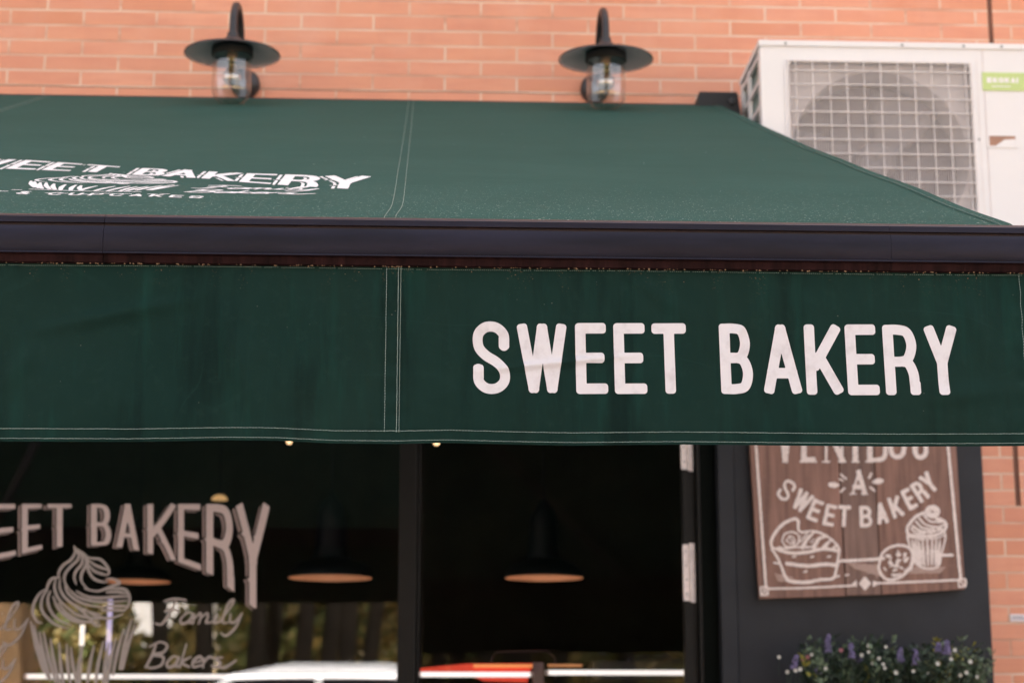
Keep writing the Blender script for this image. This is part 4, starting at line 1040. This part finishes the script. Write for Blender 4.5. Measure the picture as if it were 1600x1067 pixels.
# badge
p = atY(1534, 114, 5.55); q = atY(1600, 143, 5.55); x0, z1, z0 = p.x - 1.047, p.z - 3.03, q.z - 3.03
mb = MB(); mb.box(x0, x0 + .160, -.0035, -.0003, z0, z1); bd_ = mb.build('badge', M['lime'], AC)
BT = []; u = 0
for ch in 'EKOKAI':
    wch = 6 if ch == 'I' else 18
    BT += glyph(ch, u, u + wch, 0, 22, 3.4, 'round'); u += wch + 3
ink(BT, .8, lambda x, y: Vector((x0 + .014 + x * .106 / u, -.0042, z0 + .026 + y * .00082))).build('badge_lettering', M['white'], bd_, fix=False)
B2 = []; u2 = 0
for ch in 'TECNICA': B2 += glyph(ch if ch in SK else 'I', u2, u2 + 9, 0, 11, 1.1, 'round'); u2 += 12
mb = ink([bx((0, 0), (60, 0), 1.6)], 1, lambda x, y: Vector((x0 + .030 + x * .001, -.0042, z0 + .014 + y * .001))); mb.build('badge_line', M['white'], bd_, fix=False)
for px_ in (1227, 1409, 1505, 1564):
    p = atY(px_, 73, 5.55); mb = MB(); mb.lathe([(0, -.0025), (.004, -.002), (.005, 0)], (p.x - 1.047, -.006, H_ - .011), 'y', 12); mb.build('screw', M['screw'], AC)
p = atY(1530, 218, 5.55); mb = MB(); mb.lathe([(0, -.0025), (.003, -.002), (.004, 0)], (p.x - 1.047, 0, p.z - 3.03), 'y', 12); mb.build('screw', M['screw'], AC)
for bx0 in (.12, .8):
    mb = MB(); mb.box(bx0, bx0 + .04, 0.0, .449, -.04, -.002); mb.box(bx0, bx0 + .04, .41, .449, -.4, -.0405); mb.build('wall_bracket', M['acwhite'], AC)
mb = MB(); mb.tube([(-.001 - .02, .30, .38), (-.03, .33, .33), (-.03, .40, .25), (-.03, .448, .20)], .012, 10); mb.build('pipe', M['brass'], AC, smooth=True)

# ============================================================ WOODEN SIGN
SY = 5.955
def sp(x, y, off=0): return atY(x, y, SY - off)
SG = empty('wooden_sign', tuple(sp(1187, 935)), 'tilted brown plank sign with white chalk lettering hung on the grey panel', 'sign'); SG.location = (0, 0, 0)
def lx(x, y, top):   # follow a plank edge up to a height
    return x
edges = [((1187, 935), (1172, 700)), ((1322.2, 930), (1310, 700)), ((1377.5, 928.5), (1365, 700)), ((1508, 920), (1494, 700))]
def ext(e, yy): (a, b), (c, d) = e; t = (yy - b) / (d - b); return (a + (c - a) * t, yy)
gap = .8
for i in range(3):
    e0, e1 = edges[i], edges[i + 1]; g0, g1 = (gap if i else 0), (gap if i < 2 else 0)
    q = [sp(e0[0][0] + g0, e0[0][1]), sp(e1[0][0] - g1, e1[0][1] + (.6 if i == 0 else 0)), sp(ext(e1, 560)[0] - g1, 560), sp(ext(e0, 560 + 4)[0] + g0, 564)]
    off = (.0, .0015, .0005)[i]; q = [p - Vector((0, off, 0)) for p in q]; b_ = [p + Vector((0, .022, 0)) for p in q]
    mb = MB(); mb.add(q + b_, [(0, 1, 2, 3), (7, 6, 5, 4), (0, 4, 5, 1), (1, 5, 6, 2), (2, 6, 7, 3), (3, 7, 4, 0)]); mb.build('plank', WOODS[i], SG, bev=.0012)
for yy in (2.12, 2.72):
    mb = MB(); mb.box(1.12, 1.72, SY + .0225, 5.9845, yy, yy + .04); mb.build('batten', WOODS[1], SG)
def on_sign(off=.0030): return lambda x, y: sp(x, -y, off)
def z4(pts): return [(1160 + x / 3.95, -(680 + y / 3.95)) for x, y in pts]
def z5(pts): return [(1330 + x / 3.952, -(680 + y / 3.952)) for x, y in pts]
def L4(pts, r, sm=True): return cap(catmull(z4(pts), 6) if sm else z4(pts), r)
def L5(pts, r, sm=True): return cap(catmull(z5(pts), 6) if sm else z5(pts), r)
CH = []
# border
CH += [L4([(60, -200), (85, 75), (145, 935)], 2.1, False), L4([(155, 945), (400, 940), (690, 925)], 1.7), L5([(165, 912), (420, 902), (650, 892)], 1.8),
       L5([(580, -200), (600, 85), (675, 880)], 2.2, False)]
def sq(pts, r=1.3): return [cap(z4(pts + [pts[0]]), r)]
CH += sq([(112, 935), (155, 933), (158, 982), (115, 985)]) + [cap(z5([(662, 888), (706, 886), (708, 930), (665, 933), (662, 888)]), 1.3)]
CH += [cap(z4([(125, 945), (147, 970)]), 1.0), cap(z4([(147, 945), (125, 972)]), 1.0), cap(z5([(675, 900), (697, 920)]), 1.2)]
# diamond ornament
CH += [('g', z4([(755, 868), (796, 912), (757, 958), (718, 915)])), ('g', z4([(705, 890), (707, 935), (675, 915)])), ('g', z4([(808, 893), (806, 936), (840, 915)]))]
CH += [('g', z5([(133, 895), (133, 935), (180, 912)]))]
# words
for c, a, b in (('V', 226, 302), ('E', 362, 452), ('N', 500, 632), ('I', 672, 722), ('D', 770, 900)):
    CH += glyph(c, 1160 + a / 3.95, 1160 + b / 3.95, -(680 + 168 / 3.95), -(680 - 95 / 3.95), 4.3, 'serif')
for c, a, b in (('O', 225, 345), ('S', 378, 478)):
    CH += glyph(c, 1330 + a / 3.952, 1330 + b / 3.952, -(680 + 150 / 3.952), -(680 - 105 / 3.952), 4.3, 'serif')
CH += glyph('A', 1160 + 668 / 3.95, 1160 + 768 / 3.95, -(680 + 366 / 3.95), -(680 + 212 / 3.95), 3.6, 'serif')
CH += [cap(z4([(545, 304), (570, 306), (595, 306)]), [3.9, 4.6, 1.6]), cap(z5([(185, 280), (160, 284), (135, 288)]), [3.9, 4.6, 1.6]),
       L4([(608, 240), (640, 268)], 1.7), L4([(606, 348), (630, 325)], 1.7), L4([(598, 268), (620, 280)], 1.3), L4([(795, 235), (782, 262)], 1.7), L4([(815, 340), (790, 320)], 1.8)]
# curved words: centre of each letter, rotation
def rot_glyph(c, cx_, cy_, w_, h_, ang, r):
    out = []; ca, sa = cos(ang), sin(ang)
    def R(p): return (cx_ + p[0] * ca - p[1] * sa, cy_ + p[0] * sa + p[1] * ca)
    for p in glyph(c, -w_ / 2, w_ / 2, -h_ / 2, h_ / 2, r, 'round'):
        if p[0] == 'c': out.append(('c', [R(q) for q in p[1]], p[2]))
        elif p[0] == 'b': out.append(('b', R(p[1]), R(p[2]), p[3], p[4], p[5]))
    return out
for c, x, y, w_, ang in (('S', 272, 338, 17, -36), ('W', 368, 404, 26, -31), ('E', 450, 462, 17, -22), ('E', 540, 492, 16, -12), ('T', 628, 498, 18, -3), ('B', 762, 500, 18, 2)):
    (px_, py_), = z4([(x, y)]); CH += rot_glyph(c, px_, py_, w_ + (4 if c == 'S' else 2), 34, radians(ang), 2.5 if c == 'S' else 3.0)
for c, x, y, w_, ang in (('A', 188, 480, 20, 10), ('K', 278, 440, 20, 18), ('E', 358, 392, 16, 27), ('R', 424, 345, 18, 33), ('Y', 480, 290, 20, 38)):
    (px_, py_), = z5([(x, y)]); CH += rot_glyph(c, px_, py_, w_, 34, radians(ang), 3.2)
# bread basket
CH += [L4([(225, 700), (185, 690), (178, 650), (210, 590), (260, 540), (320, 515), (345, 530), (345, 580), (370, 600)], [1.6, 2.6, 2.6, 1.6]),
       L4([(180, 700), (225, 770), (265, 870), (300, 900), (400, 905), (480, 890), (560, 880), (580, 820), (598, 710)], [1.8, 2.8, 2.0]),
       L4([(220, 705), (300, 725), (400, 720), (500, 700), (598, 712)], 2.6), L4([(225, 700), (330, 690), (420, 688)], 1.6),
       L4([(275, 790), (400, 805), (500, 795), (585, 800)], 3.0), L4([(370, 598), (440, 590), (520, 620), (575, 665), (598, 700)], 1.8),
       L4([(370, 690), (400, 640), (440, 600)], [3.4, 3.0, 1.6]), L4([(440, 690), (470, 640), (510, 625)], [3.6, 3.0, 1.6]), L4([(505, 690), (525, 665), (545, 650)], [3.4, 2.6, 1.4]), L4([(550, 705), (565, 690), (580, 680)], 2.0),
       L4([(245, 650), (260, 610), (300, 595), (340, 610), (350, 650), (320, 680), (270, 685), (245, 650)], 1.4), L4([(270, 650), (300, 620), (325, 650), (300, 668), (275, 650)], 1.2), L4([(340, 670), (370, 640), (400, 605)], 1.3),
       L4([(285, 620), (320, 670)], 1.0), L4([(345, 640), (360, 620)], 1.0), L4([(205, 700), (230, 690), (255, 700)], 1.6), L4([(420, 660), (440, 640)], 1.0)]
for x, y in ((320, 750), (430, 750), (535, 748), (388, 842), (590, 870), (645, 862)): CH.append(cap(z4([(x - 8, y), (x + 8, y - 4)]), 1.4))
# table line
CH += [L4([(590, 775), (700, 770), (850, 762)], 2.4), L5([(550, 740), (625, 738)], 2.2), L4([(195, 785), (235, 790)], 1.6)]
# cookie
CH += [L5([(180, 770), (190, 730), (240, 690), (310, 678), (365, 700), (380, 750), (360, 820), (300, 875), (230, 890), (185, 860), (170, 810), (180, 770)], [1.8, 2.6, 1.8]),
       L5([(385, 690), (392, 750), (370, 830)], 1.2)]
rnd = random.Random(4)
for i in range(26):
    a = rnd.random() * 6.28; r_ = rnd.random() ** .5; x, y = 275 + cos(a) * 78 * r_, 785 + sin(a) * 78 * r_
    CH.append(L5([(x, y), (x + rnd.uniform(-14, 14), y + rnd.uniform(-10, 10)), (x + rnd.uniform(-18, 18), y + rnd.uniform(-14, 14))], rnd.uniform(.9, 1.9)))
# cupcake on the sign
for r_ in (42, 30, 16): CH.append(L5([(502 + r_ * cos(a), 470 + r_ * .85 * sin(a)) for a in np.linspace(0, 2 * pi, 12)], 1.5))
CH += [L5([(455, 475), (400, 500), (360, 545), (345, 580), (360, 610), (430, 622), (520, 615), (575, 585), (585, 545), (555, 520), (530, 515)], 2.5),
       L5([(380, 560), (430, 590), (500, 595), (560, 575)], 2.0), L5([(400, 530), (440, 570), (510, 580)], 1.7), L5([(420, 510), (460, 550), (530, 565), (575, 550)], 1.7), L5([(450, 495), (490, 530), (560, 535)], 1.6), L5([(370, 575), (400, 600), (450, 605)], 1.6),
       L5([(345, 610), (355, 660), (390, 770), (420, 805), (480, 822), (540, 805), (555, 740), (580, 640), (578, 600)], 1.5), L5([(355, 625), (430, 640), (520, 635), (575, 615)], 1.2)]
for x0_, x1_ in ((375, 405), (395, 420), (415, 435), (440, 452), (470, 475), (500, 498), (525, 520), (548, 535)):
    CH.append(L5([(x0_, 645), ((x0_ + x1_) / 2, 720), (x1_, 800)], [1.2, 2.5, 1.4]))
ink(CH, .8, on_sign(.0032), wob=.9).build('chalk_drawing', M['chalk'], SG, fix=False)
SH = []
for i in range(16):
    x = 200 + i * 7; SH.append(L4([(x, 850 + i * 1.5), (x + 22, 900)], .7))
for i in range(26): x = 650 + i * 7.5; SH.append(L4([(x, 785 + i * .6), (x + 45, 820 + i * 2.2)], .75))
for i in range(14): SH.append(L4([(770 + i * 5, 850), (830, 800 + i * 6)], .8))
for i in range(24): x = 360 + i * 8; SH.append(L5([(x + 35, 812), (x, 850)], .75))
ink(SH, .8, on_sign(.0030), wob=.7).build('chalk_shading', M['chalksoft'], SG, fix=False)

# ============================================================ PLAQUE on the brick
p = atY(1577, 959, 6); q = atY(1612, 971, 6)
PQ = empty('wall_plaque', (p.x, 5.999, q.z), 'small white enamel plaque fixed to the brick pier beside the grey panel', 'plaque')
mb = MB(); mb.box(0, q.x - p.x, -.006, 0, 0, p.z - q.z); mb.build('plate', M['plaque'], PQ, bev=.0015)
mb = MB(); mb.box(.006, .06, -.0066, -.0061, .008, .0115); mb.box(.006, .045, -.0066, -.0061, .015, .018); mb.build('lettering', M['plaqueink'], PQ)

# ============================================================ FLOWER BOX
FB = empty('flower_box', (1.46, 5.80, 1.55), 'flower box of lavender and small white blooms fixed to the grey panel', 'flower box')
mb = MB(); mb.prism([(-.09, 0), (.09, 0), (.115, .15), (-.115, .15)], 'x', -.32, .32); mb.build('trough', M['terracotta'], FB, bev=.006)
mb = MB(); mb.box(-.2, -.16, .09, .185, .02, .06); mb.box(.16, .2, .09, .185, .02, .06); mb.build('bracket', M['black'], FB)
rnd = random.Random(21); lf = MB()
def leaf(mb, p, d, L, wd, mi):
    d = d.normalized(); sdv = d.cross(Vector((rnd.uniform(-1, 1), rnd.uniform(-1, 1), rnd.uniform(-1, 1)))).normalized(); nn = d.cross(sdv)
    mb.add([p, p + d * L * .5 + sdv * wd + nn * .003, p + d * L, p + d * L * .5 - sdv * wd + nn * .003], [(0, 1, 2, 3)], mi)
stems = []
for i in range(170):
    bx0 = Vector((rnd.uniform(-.27, .27), rnd.uniform(-.09, .09), .14)); lean = Vector((bx0.x * .45 + rnd.gauss(0, .12), bx0.y * 1.2 + rnd.gauss(0, .16) - .1, 1)).normalized()
    L = rnd.uniform(.09, .20); kind = rnd.choices((0, 1, 2), (6, 3, .6))[0]; tip = bx0 + lean * L
    lf.tube([bx0, bx0 + lean * L * .5 + Vector((rnd.gauss(0, .006), rnd.gauss(0, .006), 0)), tip], .0009, 4, mi=0); stems.append((tip, lean))
    for j in range(rnd.randint(12, 22)):
        t_ = rnd.uniform(.15, 1); a = rnd.random() * 6.28; d = lean * .5 + Vector((cos(a), sin(a), rnd.uniform(-.1, .7)))
        leaf(lf, bx0 + lean * L * t_, d, rnd.uniform(.014, .032), rnd.uniform(.003, .008), kind)
lf.build('foliage', [M['leaf'], M['leafpale'], M['leafyellow']], FB, fix=False)
def fpt(x, y, Y): v = atY(x, y, Y); return Vector((v.x - 1.46, v.y - 5.80, v.z - 1.55))
for x, y0, y1, lean in ((1294, 990, 1018, .0), (1331, 1004, 1028, .15), (1239, 1024, 1044, -.5), (1407, 1012, 1034, 0), (1431, 1014, 1038, .12), (1466, 1004, 1018, -.1), (1480, 1000, 1022, .05), (1278, 1042, 1052, .1), (1343, 1022, 1036, 0)):
    Y = 5.70 + rnd.uniform(-.02, .04); top, bot = fpt(x + lean * -10, y0, Y), fpt(x, y1, Y); mb = MB()
    ax = (top - bot); L = ax.length; base = bot - ax.normalized() * .09
    mb.tube([base, bot], .0012, 5, mi=1)
    for j in range(70):
        t_ = rnd.random(); a = rnd.random() * 6.28; rad = .0105 * (1 - .5 * t_) * rnd.uniform(.6, 1.1); c_ = bot + ax * t_ + Vector((cos(a) * rad, sin(a) * rad, 0)); s_ = rnd.uniform(.0022, .0042)
        mb.add([c_ + Vector((s_, 0, 0)), c_ + Vector((-s_, 0, 0)), c_ + Vector((0, s_, 0)), c_ + Vector((0, -s_, 0)), c_ + Vector((0, 0, s_)), c_ + Vector((0, 0, -s_))], [(0, 2, 4), (2, 1, 4), (1, 3, 4), (3, 0, 4), (2, 0, 5), (1, 2, 5), (3, 1, 5), (0, 3, 5)], 0)
    mb.build('lavender_spike', [M['lavender'], M['leaf']], FB, fix=False)
def bloom(p, s_, m):
    mb = MB(); mb.tube([p - Vector((0, -.01, .06)), p], .0009, 4, mi=1)
    for k in range(7):
        a = 2 * pi * k / 7; d = Vector((cos(a), -.25, sin(a))).normalized(); sd_ = Vector((-sin(a), 0, cos(a)))
        mb.add([p, p + d * s_ * .6 + sd_ * s_ * .35, p + d * s_ + Vector((0, -.002, 0)), p + d * s_ * .6 - sd_ * s_ * .35], [(0, 1, 2, 3)], 0)
    mb.lathe([(0, -.003), (s_ * .3, -.001), (s_ * .3, .001)], p, 'y', 8, mi=0)
    mb.build('small_flower', [m, M['leaf']], FB, fix=False)
for x, y in ((1217, 1026), (1230, 1049), (1243, 1047), (1250, 1045), (1268, 1022), (1357, 1008), (1357, 1018), (1346, 1023), (1373, 1028), (1363, 1036), (1384, 1010), (1382, 1043), (1380, 1037), (1492, 1015), (1486, 1029), (1465, 1036), (1516, 1033), (1510, 1050), (1527, 1057), (1500, 1054), (1427, 1048), (1290, 1044), (1400, 1050), (1450, 1052)):
    bloom(fpt(x, y, 5.70 + rnd.uniform(-.02, .03)), rnd.uniform(.006, .0085), M['petal'])
for x, y in ((1262, 1026), (1254, 1030), (1314, 1015)): bloom(fpt(x, y, 5.73), .008, M['pinkpetal'])

# ============================================================ INSIDE THE SHOP
def pendant(px_, py_, Y, r, label):
    c = atY(px_, py_, Y); t = empty('pendant_lamp', (c.x, c.y, c.z), label, 'pendant lamp', 'black pendant lamps inside the shop')
    k = r / .185
    pr = [(.012, .36), (.046, .32), (.062, .27), (.068, .13), (.085, .085), (.15, .058), (.180, .026), (.185, 0)]
    mb = MB(); mb.lathe([(a * k, b * k) for a, b in pr], (0, 0, 0), 'z', 40); mb.f = [f for f in mb.f if len(f) == 4]; mb.mi = [0] * len(mb.f)
    s = mb.build('shade', M['shadeblack'], t, smooth=True); 
    mb = MB(); mb.lathe([(a * k - .003, b * k - .002) for a, b in pr[3:]], (0, 0, 0), 'z', 40); mb.f = [f for f in mb.f if len(f) == 4]; mb.mi = [0] * len(mb.f)
    mb.build('shade_lining', M['shadein'], s, smooth=True)
    mb = MB(); mb.lathe([(0, .075 * k)] + [(.026 * sin(a), .045 * k - .026 * cos(a) + .03) for a in np.linspace(pi, 0, 9)][1:], (0, 0, 0), 'z', 16)
    mb.build('bulb', M['warm'], t, smooth=True)
    mb = MB(); mb.tube([(0, 0, .355 * k), (0, 0, 3.6 - c.z)], .004, 6); mb.build('cord', M['shadeblack'], t)
    ld = bpy.data.lights.new('pendant_glow', 'POINT'); ld.energy = .13; ld.color = (1, .66, .46); ld.shadow_soft_size = .02
    lo = bpy.data.objects.new('pendant_glow', ld); COL.objects.link(lo); lo.parent = t; lo.location = (0, 0, .03)
    return t
pendant(516, 902, 8.0, .185, 'black pendant lamp with glowing rim, seen between the window letters and the mullion')
pendant(850, 902, 8.2, .178, 'black pendant lamp with glowing rim, seen through the door glass')
pendant(215, 908, 9.4, .17, 'black pendant lamp with glowing rim, half hidden behind the cupcake drawing')
def bulb(px_, py_, Y, r, m, label, dome=False):
    c = atY(px_, py_, Y); t = empty('ceiling_lamp', (c.x, c.y, c.z), label, 'ceiling lamp')
    mb = MB(); mb.lathe([(0, -r)] + [(r * sin(a), -r * cos(a)) for a in np.linspace(.2, pi * (.5 if dome else .85), 9)] if not dome else [(0, r * .7)] + [(r * sin(a), r * .7 * cos(a)) for a in np.linspace(.2, pi / 2, 9)] + [(0, 0)], (0, 0, 0), 'z', 20); mb.build('globe', m, t, smooth=True)
    mb = MB(); mb.tube([(0, 0, r * .7), (0, 0, 3.6 - c.z)], .004, 6); mb.build('cord', M['shadeblack'], t)
bulb(452, 689.5, 8.3, .012, M['warm'], 'small lit bulb just under the left part of the valance hem')
bulb(682, 690.5, 8.3, .014, M['warm'], 'small lit bulb just under the hem, right of the valance seam')
bulb(343, 781, 8.6, .038, M['warmdim'], 'small dim orange dome lamp behind the window lettering', True)

# display case with lit tubes
CZ = atY(700, 1060, 7.0).z
DC = empty('display_case', (-.2, 7.05, 0), 'long dark display case with added red and orange reflection glow inside the shop', 'display case'); DC.location = (0, 0, 0)
mb = MB(); mb.box(-2.2, 1.05, 7.06, 7.7, .01, CZ - .06); mb.build('cabinet', M['counter'], DC, bev=.01)
def tube_lamp(x0, x1, y, Y, label, m='tube', r=.0095):
    a, b = atY(x0, y, Y), atY(x1, y, Y); t = empty('tube_lamp', (a.x, a.y, a.z), label, 'tube lamp', 'lit white tubes of the display case')
    mb = MB(); mb.tube([(0, 0, 0), (b.x - a.x, 0, 0)], r, 12); mb.build('tube', M[m], t, smooth=True)
    for xx in (-.004, b.x - a.x + .004): mb = MB(); mb.lathe([(0, -.008), (r * 1.1, -.006), (r * 1.1, .006), (0, .008)], (xx, 0, 0), 'x', 12); mb.build('end_cap', M['hinge'], t)
tube_lamp(42, 618, 1056, 6.9, 'long lit white tube inside the window, below the cupcake drawing')
tube_lamp(657, 829, 1053, 6.9, 'lit white tube behind the door glass, left of the post')
tube_lamp(856, 1072, 1050, 6.9, 'lit white tube behind the door glass, right of the post')
a, b = atY(657, 1044, 7.0), atY(832, 1036, 7.0)
mb = MB(); mb.prism([(a.x, a.z - .018), (a.x + .18, a.z - .02), (a.x + .24, a.z - .045), (b.x - .02, a.z - .05), (b.x, b.z), (b.x - .25, b.z - .001), (a.x, a.z + .002)], 'y', 7.0, 7.05); mb.build('red_reflection_glow', M['redreflect'], DC)  # glowing shape added indoors to imitate the red car mirrored in the door
mb = MB(); mb.box(atY(740, 1040, 6.97).x, atY(843, 1040, 6.97).x, 6.97, 6.995, atY(740, 1042, 6.97).z, atY(740, 1037, 6.97).z); mb.build('orange_reflection_glow', M['orangereflect'], DC, bev=.003)  # added glow for the orange top edge of that imitated reflection
mb = MB(); mb.box(atY(856, 1040, 6.97).x, atY(910, 1040, 6.97).x, 6.97, 6.995, atY(740, 1041, 6.97).z, atY(740, 1036.5, 6.97).z); mb.build('orange_reflection_glow', emit('dim orange imitated reflection', (.8, .34, .14), .08), DC, bev=.003)  # dimmer added glow continuing the imitated reflection past the post
mb = MB(); a = atY(833, 1034, 6.93); mb.box(a.x, a.x + .04, 6.93, 6.96, 0.01, a.z); mb.build('post', M['post'], DC)
for (x, y0, y1, m, nm) in ((127.5, 976, 1008, 'tube', 'short lit white tube standing upright behind the cupcake wrapper'), (169, 936, 1022, 'lav', 'lit lavender tube standing upright behind the cupcake drawing')):
    a, b = atY(x, y0, 6.8), atY(x, y1, 6.8); t = empty('upright_tube_lamp', (b.x, b.y, b.z), nm, 'tube lamp')
    mb = MB(); mb.tube([(0, 0, 0), (0, 0, a.z - b.z)], .0095, 12); mb.build('tube', M[m], t, smooth=True)
    mb = MB(); mb.tube([(0, 0, -.002), (0, 0, -.14)], .006, 8); mb.build('stem', M['hinge'], t)
# wire basket handle and folded cloth on the case
t = empty('wire_basket', tuple(atY(820, 1040, 7.3)), 'dark wire basket handle arched above the display case', 'basket')
mb = MB(); mb.tube([(-.13, 0, -.05), (-.13, 0, .03), (-.11, 0, .055), (.09, 0, .06), (.12, 0, .03), (.12, 0, -.05)], .003, 6); mb.build('handle', M['post'], t)
t = tag(crown_mesh('folded_cloth', [simple('slate blue cloth', (.03, .03, .055), .9, .2, 20, bs=0)], .1, .02, 10, .01, 1), 'folded slate blue cloth at the right of the display case', 'cloth')
bm = bmesh.new(); bmesh.ops.create_grid(bm, x_segments=24, y_segments=10, size=1)
for v in bm.verts: v.co = Vector((v.co.x * .10, v.co.y * .08, .018 + .012 * mnoise.noise(v.co * 2.2) - .02 * max(abs(v.co.x), abs(v.co.y)) ** 6))
g = bmesh.ops.extrude_face_region(bm, geom=bm.faces[:]); 
for v in g['geom']:
    if isinstance(v, bmesh.types.BMVert): v.co.z -= .03
bmesh.ops.recalc_face_normals(bm, faces=bm.faces); t.data.clear_geometry(); bm.to_mesh(t.data); bm.free()
a = atY(1020, 1030, 7.3); t.location = (a.x, 7.3, a.z)
mb = MB(); mb.box(a.x - .25, a.x + .3, 7.15, 7.5, CZ - .0, a.z - .013); 
mb.build('worktop', M['counter'], DC)
